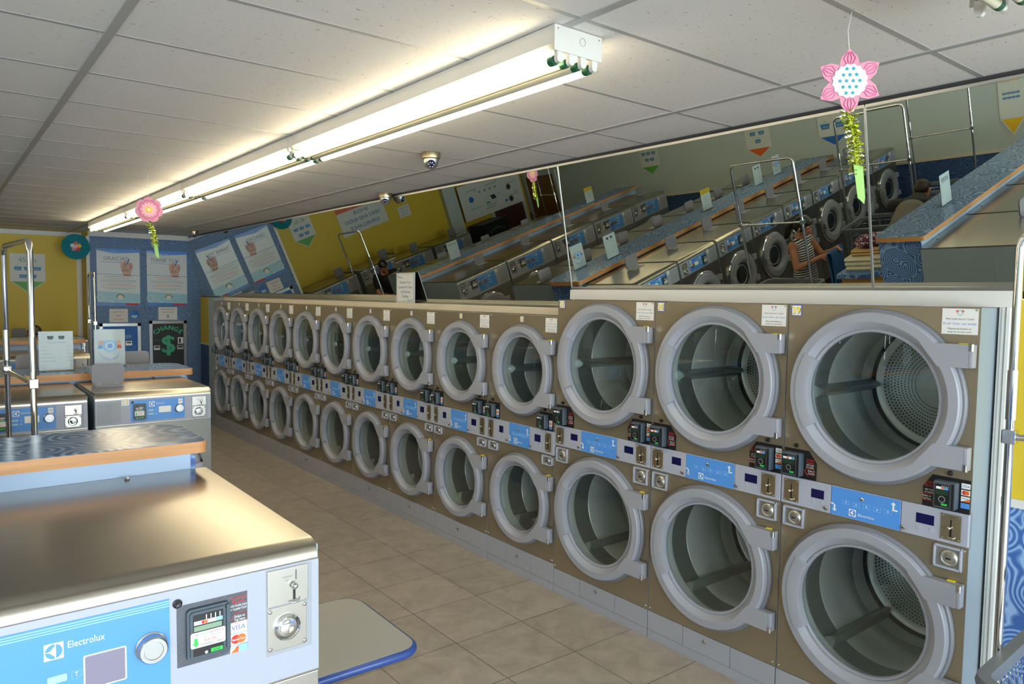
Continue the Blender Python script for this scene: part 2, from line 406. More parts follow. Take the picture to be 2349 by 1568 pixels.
def brand_mark(b, x, z, s, y, m='white', back='blue'):
    """the maker's square badge: disc cut by a wedge and a bar"""
    b.flat([(x-s/2, z-s/2), (x+s/2, z-s/2), (x+s/2, z+s/2), (x-s/2, z+s/2)], y, m)
    b.flat(arc(x, z, s*.44, 0, 2*PI, 24)[:-1], y-.0004, back)
    b.flat([(x-s*.43, z), (x-s*.2, z-s*.05), (x+s*.06, z-s*.34), (x+s*.06, z+s*.34), (x-s*.2, z+s*.05)], y-.0008, m)
    b.flat([(x+s*.06, z-s*.44), (x+s*.11, z-s*.44), (x+s*.11, z+s*.44), (x+s*.06, z+s*.44)], y-.0008, m)

# ------------------------------------------------------------------ the room
CEIL = 3.026; DX = 3.382; YB = 13.55; YB2 = 14.2; XL = -4.9
struct(MB().box(XL-.2, FRONT-.2, -.1, 4.7, YB2+.2, 0, 'tile').build('floor', smooth=0))
def ceiling():
    b = MB(); b.box(XL-.2, FRONT-.2, CEIL, 4.7, YB2+.2, CEIL+.1, 'ceil')
    x = 3.0056
    while x > XL: b.box(x-.017, FRONT, CEIL-.005, x+.017, YB2, CEIL+.001, 'tbar'); x -= 1.2326
    y = 1.2706-10*.6163
    while y < YB2: b.box(XL, y-.011, CEIL-.0012, 3.72, y+.012, CEIL+.001, 'tbar'); y += .6163
    struct(b.build('ceiling', smooth=0))
ceiling()
struct(MB().box(1.99, YB, 0, 4.7, YB+.6, CEIL, 'swirl_far').build('wall_back', smooth=0))
def back_yellow():
    b = MB(); b.box(-2.45, YB2, 0, 1.99, YB2+.2, CEIL, 'yellow'); b.box(1.975, YB+.002, 0, 1.991, YB2, CEIL, 'yellow')
    b.box(XL, YB2, 0, -2.8, YB2+.2, CEIL, 'yellow')
    struct(b.build('wall_back.001', smooth=0))
    struct(MB().box(-2.8, YB2-.12, 0, -2.45, YB2+.2, CEIL, 'green_grey').build('wall_back.002', smooth=0))
back_yellow()
struct(MB().box(1.95, YB-.012, 0, 1.998, YB+.02, 2.945, 'trim_white').build('trim_1', smooth=0))
struct(MB().box(1.99, YB-.025, 2.945, 3.6, YB, CEIL, 'trim_white').build('trim_2', smooth=0))
struct(MB().box(-2.45, YB2-.025, 2.955, 1.975, YB2, CEIL, 'trim_white').build('trim_3', smooth=0))
struct(MB().box(-2.45, YB2-.02, 1.24, 1.975, YB2, 1.30, 'trim_white').build('trim_4', smooth=0))
struct(MB().box(1.90, YB2-.02, 1.3, 1.972, YB2, 2.93, 'trim_white').build('trim_5', smooth=0))
def left_wall():
    b = MB(); b.box(XL-.2, FRONT, 1.06, XL, YB2, CEIL, 'green_grey'); b.box(XL-.2, FRONT, 0, XL+.004, YB2, 1.06, 'swirl_deep')
    struct(b.build('wall_left', smooth=0))
    struct(MB().box(XL, FRONT, 1.05, XL+.02, 13.0, 1.09, 'trim_cream').build('trim_6', smooth=0))
left_wall()
def right_wall():
    b = MB(); b.box(4.5, 1.13, 0, 4.7, YB, 1.95, 'green_grey'); struct(b.build('wall_right', smooth=0))
    b = MB(); b.box(3.56, FRONT, 1.25, 4.7, 1.13, 2.09, 'yellow'); b.box(3.56, FRONT, 0, 4.7, 1.13, 1.23, 'swirl_wall')
    struct(b.build('wall_right.001', smooth=0))
    struct(MB().box(3.545, FRONT, 1.218, 3.57, 1.128, 1.254, 'trim_white').build('trim_7', smooth=0))
    # short run past the last dryer, up to the back wall
    b = MB(); b.box(3.69, 11.99, 1.19, 4.5, YB, 1.985, 'yellow'); b.box(3.69, 11.99, 0, 4.5, YB, 1.165, 'swirl_deep')
    struct(b.build('wall_right.002', smooth=0))
    struct(MB().box(3.675, 11.99, 1.165, 3.70, YB, 1.19, 'trim_white').build('trim_8', smooth=0))
    struct(MB().box(3.385, 11.692, 0, 3.75, 11.99, 1.985, 'side_grey').build('wall_right.003', smooth=0))
right_wall()
def front_wall():
    b = MB(); xs = [XL-.2]+[x for p in WINDOWS for x in p]+[4.7]
    for i in range(0, len(xs), 2): b.box(xs[i], FRONT-.2, 0, xs[i+1], FRONT, CEIL, 'green_grey')
    for a, c in WINDOWS: b.box(a, FRONT-.2, 0, c, FRONT, WZ0, 'green_grey'); b.box(a, FRONT-.2, WZ1, c, FRONT, CEIL, 'green_grey')
    struct(b.build('wall_front', smooth=0))
    for i, (a, c) in enumerate(WINDOWS):
        b = MB()
        for x in (a, (a+c)/2-.025, c-.05): b.box(x, FRONT-.14, WZ0, x+.05, FRONT-.06, WZ1, 'alu')
        b.box(a, FRONT-.14, WZ0, c, FRONT-.06, WZ0+.06, 'alu'); b.box(a, FRONT-.14, WZ1-.06, c, FRONT-.06, WZ1, 'alu')
        o = struct(b.build('window_%d' % (i+1), smooth=0))
        MB().box(a+.05, FRONT-.105, WZ0+.06, c-.05, FRONT-.1, WZ1-.06, 'window_glass').build('pane', o, smooth=0)
front_wall()

# ------------------------------------------------------------------ tilted mirrors above the dryers
P1 = (R(11.74), 3.483, 0, 6); P2 = (R(10.5), 3.4856, R(.5), 2); P4 = (R(10.61), 3.488, R(.08), 1.757)
def mplane(p, y, z):
    a, xt, ph, y0 = p
    return xt-((z-3.026)*sin(a)+(y-y0)*cos(a)*sin(ph))/(cos(a)*cos(ph))
MIRRORS = [(6.385, YB-.005, 1.998, P1, 'far mirror panel, next to the blue back wall'), (3.925, 6.38, 1.998, P2, 'second mirror panel from the back wall, behind the please-remove-your-laundry sign'),
           (1.762, 3.92, 2.128, P2, 'mirror panel above the dryers numbered 37 and 38'), (-.9, 1.757, 2.128, P4, 'nearest mirror panel, above the dryer numbered 39')]
MZ1 = 2.997
def mirrors():
    for y0, y1, zb, p, lab in MIRRORS:
        t = thing('mirror_panel', 'large tilted '+lab, 'mirror', (3.6, (y0+y1)/2, zb))
        off = Vector(t.location)
        def slab(name, d0, d1, ya, yb, za, zc, m):
            vs = []
            for d in (d0, d1):
                for (y, z) in ((ya, za), (yb, za), (yb, zc), (ya, zc)): vs.append(Vector((mplane(p, y, z)+d, y, z))-off)
            MB().add(vs, [(0, 1, 2, 3), (7, 6, 5, 4), (0, 4, 5, 1), (1, 5, 6, 2), (2, 6, 7, 3), (3, 7, 4, 0)], m).build(name, t, smooth=0)
        slab('mirror_glass', 0, .006, y0, y1, zb, MZ1, 'mirror')
        slab('top_channel', -.006, .007, y0, y1, MZ1-.010, MZ1+.004, 'alu')
        slab('bottom_channel', -.006, .007, y0, y1, zb-.001, zb+.016, 'alu')
        slab('seam_strip', -.003, .004, y0-.005, y0+.005, zb, MZ1, 'alu')
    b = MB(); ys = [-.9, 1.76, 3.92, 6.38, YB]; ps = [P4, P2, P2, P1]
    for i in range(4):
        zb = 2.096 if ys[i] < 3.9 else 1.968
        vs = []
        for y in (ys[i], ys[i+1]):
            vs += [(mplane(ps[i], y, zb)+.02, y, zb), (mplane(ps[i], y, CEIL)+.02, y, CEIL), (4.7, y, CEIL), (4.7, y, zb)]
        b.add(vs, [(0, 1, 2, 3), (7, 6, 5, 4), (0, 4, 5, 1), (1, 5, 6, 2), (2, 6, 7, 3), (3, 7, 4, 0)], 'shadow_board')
    b.box(3.75, FRONT, 2.092, 4.7, -.9, CEIL, 'green_grey')
    struct(b.build('wall_right.004', smooth=0))
mirrors()
# timber trim over the dryers and the white casing at the near end
struct(MB().box(3.54, 3.80, 1.942, 3.636, 11.95, 1.996, 'trim_cream').build('trim_9', smooth=0))
struct(MB().box(3.636, 6.385, 1.942, 3.694, 11.98, 1.995, 'trim_cream').build('trim_10', smooth=0))
struct(MB().box(3.54, 1.125, 2.058, 3.645, 3.84, 2.126, 'trim_white').build('trim_11', smooth=0))
b = MB(); b.box(3.545, 1.125, 0, 3.575, 1.172, 2.057, 'trim_white'); b.box(3.535, 1.13, 0, 3.55, 1.142, 2.057, 'trim_white'); b.box(3.540, 1.150, 0, 3.55, 1.160, 2.057, 'trim_white')
struct(b.build('trim_13', smooth=0))
# ------------------------------------------------------------------ stacked tumble dryers (front at local y=0, facing -y)
def plate_with_hole(b, x0, z0, x1, z1, c, r, y, m, n=64):
    angs = sorted([2*PI*i/n for i in range(n)]+[math.atan2(z-c[1], x-c[0]) % (2*PI) for x in (x0, x1) for z in (z0, z1)])
    vs = []
    for t in angs:
        ct, st = cos(t), sin(t); vs.append((c[0]+r*ct, y, c[1]+r*st))
        k = min([(x1-c[0])/ct if ct > 1e-9 else (x0-c[0])/ct if ct < -1e-9 else 9, (z1-c[1])/st if st > 1e-9 else (z0-c[1])/st if st < -1e-9 else 9])
        vs.append((c[0]+k*ct, y, c[1]+k*st))
    q = len(angs); b.add(vs, [(2*i, 2*i+1, 2*((i+1) % q)+1, 2*((i+1) % q)) for i in range(q)], m)
def dryer_door(root, c, Ro, Rg, w, hz):
    cx, cz = c; k = Ro/.405
    d = MB()
    d.lathe([(Ro-.012, 0), (Ro, -.003), (Ro, -.018), (Ro-.006, -.026), (Ro-.018*k, -.027)], (cx, 0, cz), 'y', 'ring_lip', 72)
    fl = Ro-.014*k; fi = Rg+.050*k
    d.lathe([(fl, -.024), (fl-.004, -.046), (fl-.009, -.0505), (fi, -.0515), (fi-.005, -.0495), (Rg+.020*k, -.026), (Rg+.016*k, -.022), (Rg+.012*k, -.027), (Rg+.004, -.026), (Rg, -.018), (Rg, .0)], (cx, 0, cz), 'y', 'ring', 72)
    door = d.build('door', root, 22)
    # hinge arms reach from the ring to the right edge
    for s, (za, zb) in zip((1, -1), hz):
        a = MB(); x1 = w-.008; rr = fi+.01
        za_, zb_ = cz+za, cz+zb
        def onring(z): return cx+math.sqrt(max(0, rr*rr-(z-cz)**2))
        a.prism([(onring(za_)-.02, za_), (x1-.018, za_), (x1-.018, zb_), (onring(zb_)-.02, zb_)], 'y', -.0525, -.012, 'ring')
        a.box(x1-.02, -.050, za_, x1, -.006, zb_, 'ring', .004)
        o = a.build('hinge_arm', door, 30)
        zt = zb_ if s > 0 else za_
        MB().cyl((x1-.006, -.047, 0), .009, zt-.026*s, zt+.002*s, 'z', 'chrome', 12).build('hinge_pin', o)
    MB().box(w-.075, -.018, cz+hz[0][1]-.002, w-.045, -.002, cz+hz[0][1]+.003, 'tag_yellow').build('warning_label', door, 0)
    # grip plate over the left side of the ring
    h = MB(); pr = [(Rg-.004, -.020), (Rg-.004, -.050), (Rg+.012*k, -.056), (fi+.010, -.0560), (fi+.014, -.046), (fi+.014, -.03)]
    h.lathe(pr, (cx, 0, cz), 'y', 'ring', 20, R(150), R(212), True); h.build('door_grip', door, 30)
    g = MB(); g.lathe([(0, -.0135), (Rg*.6, -.0132), (Rg+.001, -.011)], (cx, 0, cz), 'y', 'glass_door', 64); g.build('door_glass', door, 60)
    # drum
    D = .74; Rd = Rg*1.16; ro = Rg+.02
    u = MB(); u.lathe([(Ro-.03, .004), (ro, .004), (ro, .05), (Rd, .06), (Rd, .10)], (cx, 0, cz), 'y', 'drum', 56)
    n = 56; hole = .0105
    def ringuv(y0, y1, m, cells):
        vs = []; fs = []; uv = []
        for i in range(n):
            t0, t1 = 2*PI*i/n, 2*PI*(i+1)/n; q = len(vs)
            vs += [(cx+Rd*cos(t0), y0, cz+Rd*sin(t0)), (cx+Rd*cos(t1), y0, cz+Rd*sin(t1)), (cx+Rd*cos(t1), y1, cz+Rd*sin(t1)), (cx+Rd*cos(t0), y1, cz+Rd*sin(t0))]
            fs.append((q, q+1, q+2, q+3)); ua, ub = Rd*t0/hole, Rd*t1/hole; va, vb = y0/hole, y1/hole
            uv.append([(ua, va), (ub, va), (ub, vb), (ua, vb)])
        u.add(vs, fs, m, uv)
    ringuv(.10, .235, 'perf_fine', 1)
    u.lathe([(Rd, .235), (Rd+.004, .240), (Rd, .245), (Rd, .58), (Rd+.005, .586), (Rd, .592), (Rd, .70), (Rd+.012, .705)], (cx, 0, cz), 'y', 'drum', 56)
    u.lathe([(Rd+.012, .705), (Rd+.012, .726), (Rd-.012, .726)], (cx, 0, cz), 'y', 'rubber', 56)
    u.lathe([(Rd-.012, .724), (Rd-.02, .73), (Rd*.86, .735)], (cx, 0, cz), 'y', 'drum', 56)
    # back plate with its ring of holes
    vs = []; fs = []; uv = []; r0, r1 = Rd*.34, Rd*.86; rows = int((r1-r0)/.0165); ncell = 90
    for j in range(rows):
        a, c2 = r0+(r1-r0)*j/rows, r0+(r1-r0)*(j+1)/rows
        for i in range(n):
            t0, t1 = 2*PI*i/n, 2*PI*(i+1)/n; q = len(vs)
            vs += [(cx+a*cos(t0), .735, cz+a*sin(t0)), (cx+a*cos(t1), .735, cz+a*sin(t1)), (cx+c2*cos(t1), .735, cz+c2*sin(t1)), (cx+c2*cos(t0), .735, cz+c2*sin(t0))]
            fs.append((q, q+1, q+2, q+3)); ua, ub = ncell*i/n, ncell*(i+1)/n; uv.append([(ua, j), (ub, j), (ub, j+1), (ua, j+1)])
    u.add(vs, fs, 'perf', uv)
    u.lathe([(r0, .735), (r0*.5, .73), (r0*.45, .70), (0, .70)], (cx, 0, cz), 'y', 'drum', 32)
    drum = u.build('drum', root, 40)
    for q in range(3):
        t = R((184, 304, 64)[q]) if cz > 1 else R((232, 352, 112)[q])
        v = MB(); e = Vector((cos(t), 0, sin(t))); p = Vector((-sin(t), 0, cos(t))); o = Vector((cx, 0, cz))
        pts = []
        for y in (.11, .70):
            for rad, off in ((Rd, -.032), (Rd-.042, -.010), (Rd-.048, 0), (Rd-.042, .010), (Rd, .032)): pts.append(o+e*rad+p*off+Vector((0, y, 0)))
        v.add(pts, [(0, 1, 6, 5), (1, 2, 7, 6), (2, 3, 8, 7), (3, 4, 9, 8), (4, 3, 2, 1, 0), (5, 6, 7, 8, 9)], 'baffle'); v.build('drum_baffle', drum, 30)
    return door
def card_reader(root, x, z, w_, h_, side, big, logos):
    """black backing plate with a slate reader; side: where the printed instructions stand (-1 left, 1 right)"""
    b = MB(); y = -.004; ex = w_*.62
    if big:
        if side > 0: poly = [(x-.004, z-.012), (x+w_+ex, z-.012), (x+w_+ex, z+h_*.62), (x+w_+ex*.35, z+h_+.012), (x-.004, z+h_+.012)]
        else: poly = [(x-ex, z-.012), (x+w_+.04, z-.012), (x+w_+.04, z+h_+.012), (x-ex*.35, z+h_+.012), (x-ex, z+h_*.62)]
    else: poly = [(x-.006, z-.012), (x+w_+.045, z-.012), (x+w_+.045, z+h_+.012), (x-.006, z+h_+.012)]
    b.prism(poly, 'y', y, .001, 'black'); t = b.build('card_reader', root, 0)
    a = MB(); a.box(x, -.046, z, x+w_, -.003, z+h_, 'reader', .008); a.box(x+w_-.014, -.052, z+.004, x+w_-.006, -.04, z+h_-.006, 'black'); a.build('reader_case', t, 40)
    f = MB(); fx0, fx1 = x+.010, x+w_-.024
    f.box(fx0, -.0475, z+.010, fx1, -.045, z+h_-.014, 'black')
    for i in range(4): f.box(fx0+(fx1-fx0)*(.45+.14*i), -.0485, z+h_-.026, fx0+(fx1-fx0)*(.45+.14*i)+.004, -.047, z+h_-.018, 'ink_grey')
    f.flat([(fx0+.004, z+h_*.70), (fx1-.004, z+h_*.70), (fx1-.004, z+h_*.79), (fx0+.004, z+h_*.79)], -.0478, 'white')
    f.flat([(fx0+.024, z+h_*.71), (fx0+.036, z+h_*.71), (fx0+.036, z+h_*.78), (fx0+.024, z+h_*.78)], -.0482, 'coral')
    f.flat([(fx1-.02, z+h_*.70), (fx1-.004, z+h_*.70), (fx1-.004, z+h_*.79), (fx1-.02, z+h_*.79)], -.0482, 'blue')
    f.flat([(fx0+.004, z+h_*.50), (fx1-.004, z+h_*.50), (fx1-.004, z+h_*.67), (fx0+.004, z+h_*.67)], -.0478, 'lcd_dark')
    f.flat(arc((fx0+fx1)/2, z+h_*.34, .014, 0, 2*PI, 14)[:-1], -.0478, 'ink_grey'); f.flat(arc((fx0+fx1)/2, z+h_*.34, .011, 0, 2*PI, 14)[:-1], -.0481, 'black')
    f.flat([(fx1-.03, z+h_*.12), (fx1-.006, z+h_*.12), (fx1-.006, z+h_*.20), (fx1-.03, z+h_*.20)], -.0478, 'green')
    f.build('reader_face', t, 0)
    s = MB()
    if big:
        tx = x+w_+.004+ex*.42 if side > 0 else x-ex*.55
        s.text('To Activate', tx, z+h_*.80 if side < 0 else z+h_*.74, .011, 'ink_red', -.0046, ex*.62); s.text('Machine', tx, z+h_*.68 if side < 0 else z+h_*.62, .011, 'ink_red', -.0046, ex*.6)
        s.text('with Credit', tx, z+h_*.52, .008, 'white', -.0046, ex*.62); s.text('or Loyalty', tx, z+h_*.43, .008, 'white', -.0046, ex*.62)
        d = 1 if side > 0 else -1; ax = tx-d*.028
        s.tube([(ax-d*.0, -.0046, z+.03), (ax+d*.016, -.0046, z+.048), (ax+d*.016, -.0046, z+.042), (ax+d*.052, -.0046, z+.042), (ax+d*.052, -.0046, z+.014), (ax+d*.016, -.0046, z+.014), (ax+d*.016, -.0046, z+.008)], .0012, 'ink_red', 4, True)
        s.text('Swipe or', tx+d*.008, z+.033, .008, 'white', -.0046, .036); s.text('Tap Here', tx+d*.008, z+.021, .008, 'white', -.0046, .036)
    if s.f: s.build('instruction_print', t, 0); s = MB()
    if logos:
        lx = x+w_+.006; lw = .034 if big else .032
        for i, (c, m_) in enumerate((('white', 0), ('white', 1), ('white', 2), ('blue', 3))):
            zz = z+h_*(.98-.235*i) if big else z+h_*(.60-.16*i)
            hh = h_*.19 if big else h_*.14
            s.flat([(lx, zz-hh), (lx+lw, zz-hh), (lx+lw, zz), (lx, zz)], -.0046, c)
            if m_ == 0: s.text('VISA', lx+lw/2, zz-hh/2, hh*.5, 'ink_blue', -.005, lw*.85)
            if m_ == 1:
                s.flat(arc(lx+lw*.36, zz-hh/2, hh*.42, 0, 2*PI, 12)[:-1], -.005, 'ink_red'); s.flat(arc(lx+lw*.64, zz-hh/2, hh*.42, 0, 2*PI, 12)[:-1], -.0053, 'orange')
            if m_ == 2: s.flat([(lx, zz-hh), (lx+lw, zz-hh), (lx+lw, zz-hh*.4)], -.005, 'orange'); s.text('DISCOVER', lx+lw/2, zz-hh*.35, hh*.25, 'ink', -.0054, lw*.8)
    if s.f: s.build('card_logos', t, 0)
    k = MB(); k.lathe([(0, -.016), (.008, -.014), (.011, -.004), (.011, 0)], (x+w_*(.55), 0, z+h_+.03), 'y', 'black', 14); k.build('sensor_button', t)
def coin_slot(root, x, z, w_, h_, y=-.013):
    b = MB(); b.box(x, y-.003, z, x+w_, y, z+h_, 'coin_plate', .001)
    o = b.build('coin_slot', root, 0); d = MB(); cx = x+w_*.5
    d.box(cx-.0025, y-.0042, z+h_*.52, cx+.0025, y-.0028, z+h_*.80, 'black'); d.box(cx-.004, y-.0042, z+h_*.14, cx+.004, y-.0028, z+h_*.45, 'black')
    d.text('QUARTERS', cx, z+h_*.9, .005, 'ink', y-.0042, w_*.5); d.build('slot_opening', o, 0)
    k = MB(); k.ball((cx-.004, y-.012, z+h_*.48), w_*.10, 'chrome', 12); k.tube([(cx-.01, y-.004, z+h_*.12), (cx+.012, y-.012, z+h_*.10), (cx+.02, y-.004, z+h_*.15)], .0022, 'chrome', 6); k.build('coin_lever', o, 60)
    for px in (.1, .9):
        for pz in (.06, .94): MB().ball((x+w_*px, y-.003, z+h_*pz), .003, 'chrome', 8).build('screw', o)
def coin_box(root, x, z, w_, h_):
    b = MB(); t = .010
    for q in ((x, z, x+w_, z+t), (x, z+h_-t, x+w_, z+h_), (x, z, x+t*.9, z+h_), (x+w_-t*.9, z, x+w_, z+h_)): b.box(q[0], -.014, q[1], q[2], .001, q[3], 'panel', .002)
    o = b.build('coin_box', root, 0)
    p = MB(); p.box(x+t, -.004, z+t, x+w_-t, .0, z+h_-t, 'steel'); p.build('coin_drawer', o, 0)
    c = MB(); cc = (x+w_*.56, 0, z+h_*.48); r = h_*.34
    c.lathe([(r, -.004), (r, -.010), (r*.86, -.014), (r*.72, -.011), (r*.6, -.011), (r*.58, -.018), (r*.2, -.019), (0, -.019)], cc, 'y', 'steel', 26)
    c.box(cc[0]-r*.3, -.0205, cc[2]-.003, cc[0]+r*.3, -.0185, cc[2]+.003, 'black'); c.build('round_lock', o, 40)
def make_dryer(big):
    if big: w, H, kick, zp0, zp1 = .869, 2.055, .176, 1.050, 1.190; up, Ro, Rg = (.435, 1.640), .403, .293; lo = (.430, .630); hz = ((.165, .262), (-.262, -.165))
    else: w, H, kick, zp0, zp1 = .79, 1.938, .200, .968, 1.134; up, Ro, Rg = (.418, 1.538), .336, .240; lo = (.405, .584); hz = ((.135, .235), (-.235, -.135))
    t = thing('tumble_dryer', '', 'dryer'); g = .003
    b = MB(); D = 1.08
    plate_with_hole(b, g, kick, w-g, zp0-.002, lo, Ro-.03, 0, 'steel_front'); plate_with_hole(b, g, zp1+.002, w-g, H, up, Ro-.03, 0, 'steel_front')
    b.box(g, .001, kick, g+.002, D, H, 'side_grey'); b.box(w-g-.002, .001, kick, w-g, D, H, 'side_grey')
    b.box(g, 0, H-.002, w-g, D, H, 'steel_front'); b.box(g, D-.002, kick, w-g, D, H, 'steel_front'); b.box(g, .004, zp0-.01, w-g, .02, zp1+.01, 'steel_front')
    b.box(g, .002, kick-.001, w-g, D, kick+.001, 'steel_front')
    b.build('cabinet', t, 0)
    k = MB(); k.box(g, -.004, .058, w*.31-.002, .05, kick-.003, 'kick', .002); k.box(w*.31+.002, -.004, .058, w*.683-.002, .05, kick-.003, 'kick', .002)
    k.box(w*.683+.002, -.004, .058, w-g, .05, kick-.003, 'kick', .002); k.box(g, -.001, 0, w-g, .05, .056, 'kick', .001); kp = k.build('kick_plate', t, 0)
    MB().lathe([(.012, -.004), (.012, -.009), (.008, -.012), (0, -.0125)], (w*.49, 0, .138), 'y', 'chrome', 16).build('kick_plate_lock', kp)
    for x in (.018, w-.018):
        for z in (kick+.02, H-.012, zp0-.02): MB().ball((x, -.001, z), .005, 'chrome', 8).build('screw', t)
    dryer_door(t, up, Ro, Rg, w, hz); dryer_door(t, lo, Ro, Rg, w, hz)
    # control strip
    p = MB(); bx0, bx1 = w*.307, w*.680
    if not big: bx0, bx1 = .276, .517
    p.box(g, -.012, zp0, bx0-.002, .004, zp1, 'panel', .003); p.box(bx1+.002, -.012, zp0, w-g, .004, zp1, 'panel', .003); p.box(bx0, -.010, zp0, bx1, .004, zp1, 'panel'); cp = p.build('control_panel', t, 0)
    s = MB(); s.box(bx0+.002, -.0125, zp0+.003, bx1-.002, -.009, zp1-.003, 'blue'); bl = s.build('blue_label', cp, 0)
    q = MB(); W_ = bx1-bx0; h_ = zp1-zp0; y = -.0130; bc = (bx0+bx1)/2
    sz = h_*.24; brand_mark(q, bx0+W_*.33, zp0+h_*.22, sz, y); q.text('Electrolux', bx0+W_*.53, zp0+h_*.20, h_*.09, 'white', y, W_*.24)
    for i in range(5):   # the printed row of garment symbols
        xx = bx0+W_*(.18+.15*i); zz = zp0+h_*(.60-.015*(i % 2)); q.tube([(xx, y, zz), (xx+W_*.1, y, zz), (xx+W_*.1, y, zz-h_*.14), (xx, y, zz-h_*.14)], .0008, 'blue_pale', 4, True)
        q.flat(arc(xx+W_*.05, zz-h_*.07, h_*.04, 0, 2*PI, 10)[:-1], y, 'blue_pale')
    for xx, zz, d in ((bx0+W_*.06, zp0+h_*.3, -1), (bx1-W_*.1, zp0+h_*.72, 1)):
        q.flat([(xx-.004, zz-h_*.12), (xx+.004, zz-h_*.12), (xx+.004, zz+h_*.08), (xx-.004, zz+h_*.08)], y, 'paper')
        q.flat([(xx-.012, zz+d*h_*.08), (xx+.012, zz+d*h_*.08), (xx, zz+d*h_*.17)], y, 'paper'); q.flat([(xx-.004, zz-d*h_*.12), (xx+W_*.06*d, zz-d*h_*.12), (xx+W_*.06*d, zz-d*h_*.07), (xx-.004, zz-d*h_*.07)], y-.0002, 'paper')
    q.build('label_print', bl, 0)
    MB().lathe([(.009, -.012), (.009, -.017), (.006, -.019), (0, -.019)], (bc-.01, 0, zp0+h_*.74), 'y', 'chrome', 16).build('panel_lock', cp)
    for s_, xa, xb in ((-1, .165*w/.869, .231*w/.869), (1, .657*w/.869, .731*w/.869)):
        if not big: xa, xb = ((.155, .205), (.575, .640))[s_ > 0]
        z1 = zp0+h_*.74; z0 = zp0+h_*.43
        dd = MB(); dd.box(xa, -.0135, z0, xb, -.011, z1, 'screen', .001); dp = dd.build('display', cp, 0)
        bb = MB()
        for xx in (xa+.002, xb-.018): bb.box(xx, -.0138, z0-h_*.20, xx+.016, -.0115, z0-h_*.08, 'panel', .001)
        bb.build('button', cp, 0)
        MB().lathe([(.009, -.012), (.010, -.018), (.006, -.020), (0, -.020)], (bx0-.022 if s_ < 0 else bx1+.016, 0, zp0+h_*.16), 'y', 'chrome', 14).build('panel_lock', cp)
    cw = .080 if big else .066; ch = h_*.80
    coin_slot(cp, .020, zp0+h_*.11, cw, ch); coin_slot(cp, w-.030-cw, zp0+h_*.11, cw, ch)
    bw, bh = (.112, .100) if big else (.112, .068); bz = zp0-.012-bh
    coin_box(t, .016, bz, bw, bh); coin_box(t, w-.024-bw, bz, bw, bh)
    if big:
        card_reader(t, .014, zp1+.012, .104, .118, 1, True, False); card_reader(t, w-.137, zp1+.012, .090, .118, -1, True, True)
    else:
        card_reader(t, .008, zp1+.014, .092, .100, 1, False, True); card_reader(t, w-.165, zp1+.014, .092, .100, 1, False, True)
    # paper notice
    n = MB(); nw, nh = (.139, .108) if big else (.120, .100); nx = w-.012-nw if big else w-.008-nw; nz = H-.012-nh if not big else H-.006-nh
    n.box(nx, -.0015, nz, nx+nw, .0, nz+nh, 'paper'); nt = n.build('paper_notice', t, 0)
    l = MB(); c = nx+nw/2; y = -.002
    l.flat(arc(c, nz+nh*.84, nh*.11, 0, 2*PI, 16)[:-1], y, 'poster_aqua'); l.flat(arc(c, nz+nh*.83, nh*.07, 0, 2*PI, 16)[:-1], y-.0003, 'paper')
    l.flat(arc(c-nh*.10, nz+nh*.90, nh*.045, 0, 2*PI, 10)[:-1], y-.0004, 'coral'); l.flat(arc(c+nh*.10, nz+nh*.90, nh*.045, 0, 2*PI, 10)[:-1], y-.0004, 'coral')
    l.text('Most loads dry in 1 Cycle!', c, nz+nh*.60, nh*.065, 'ink', y, nw*.9); l.text('$1 per Cycle - per secado', c, nz+nh*.42, nh*.085, 'blue', y, nw*.92)
    l.text('Mayoria de lavados se', c, nz+nh*.22, nh*.065, 'ink', y, nw*.85); l.text('secan en un solo ciclo!', c, nz+nh*.10, nh*.065, 'ink', y, nw*.85); l.build('notice_print', nt, 0)
    return t, w, H
def number_tag(root, num, x, z, s):
    b = MB(); b.box(x, -.0016, z, x+s, .001, z+s, 'tag_edge'); o = b.build('number_tag', root, 0)
    p = MB(); e = s*.07; p.flat([(x+e, z+e), (x+s-e, z+e), (x+s-e, z+s-e), (x+e, z+s-e)], -.002, 'tag'); p.text(str(num), x+s/2, z+s*.49, s*.68, 'ink', -.0024, s*.84); p.text(str(num), x+s/2-s*.02, z+s*.51, s*.66, 'tag_yellow', -.0028, s*.78); p.build('tag_number', o, 0)
def dryers():
    small, ws, Hs = make_dryer(False); big, wb, Hb = make_dryer(True)
    y = 11.687; first = {}
    place = ['tenth and farthest', 'ninth', 'eighth', 'seventh', 'sixth', 'fifth', 'fourth', 'third', 'second', 'first']
    for i in range(10):
        lab = 'smaller bronze steel double-stack dryer, %s along the row from the big dryers' % place[i]
        if i == 9: lab = 'smaller bronze steel double-stack dryer numbered 36, right beside the big dryers'
        d = small if i == 0 else dup(small, (0, 0, 0))
        d.location = (DX, y-i*ws, 0); d.rotation_euler = (0, 0, -PI/2); tag(d, lab, 'dryer', 'smaller stacked dryers along the mirror wall')
        first[27+i] = d
    y -= 10*ws
    for i in range(3):
        d = big if i == 0 else dup(big, (0, 0, 0)); d.location = (DX, y-i*wb, 0); d.rotation_euler = (0, 0, -PI/2)
        tag(d, 'taller wide bronze steel double-stack dryer numbered %d%s' % (37+i, (', farthest of the big ones', ', between its two twins', ', nearest and at the right edge')[i]), 'dryer', 'taller stacked dryers along the mirror wall')
        first[37+i] = d
    for n, d in first.items():
        if n < 37: number_tag(d, n, .375, 1.885, .046)
        else: number_tag(d, n, .016, 1.996, .056)
dryers()
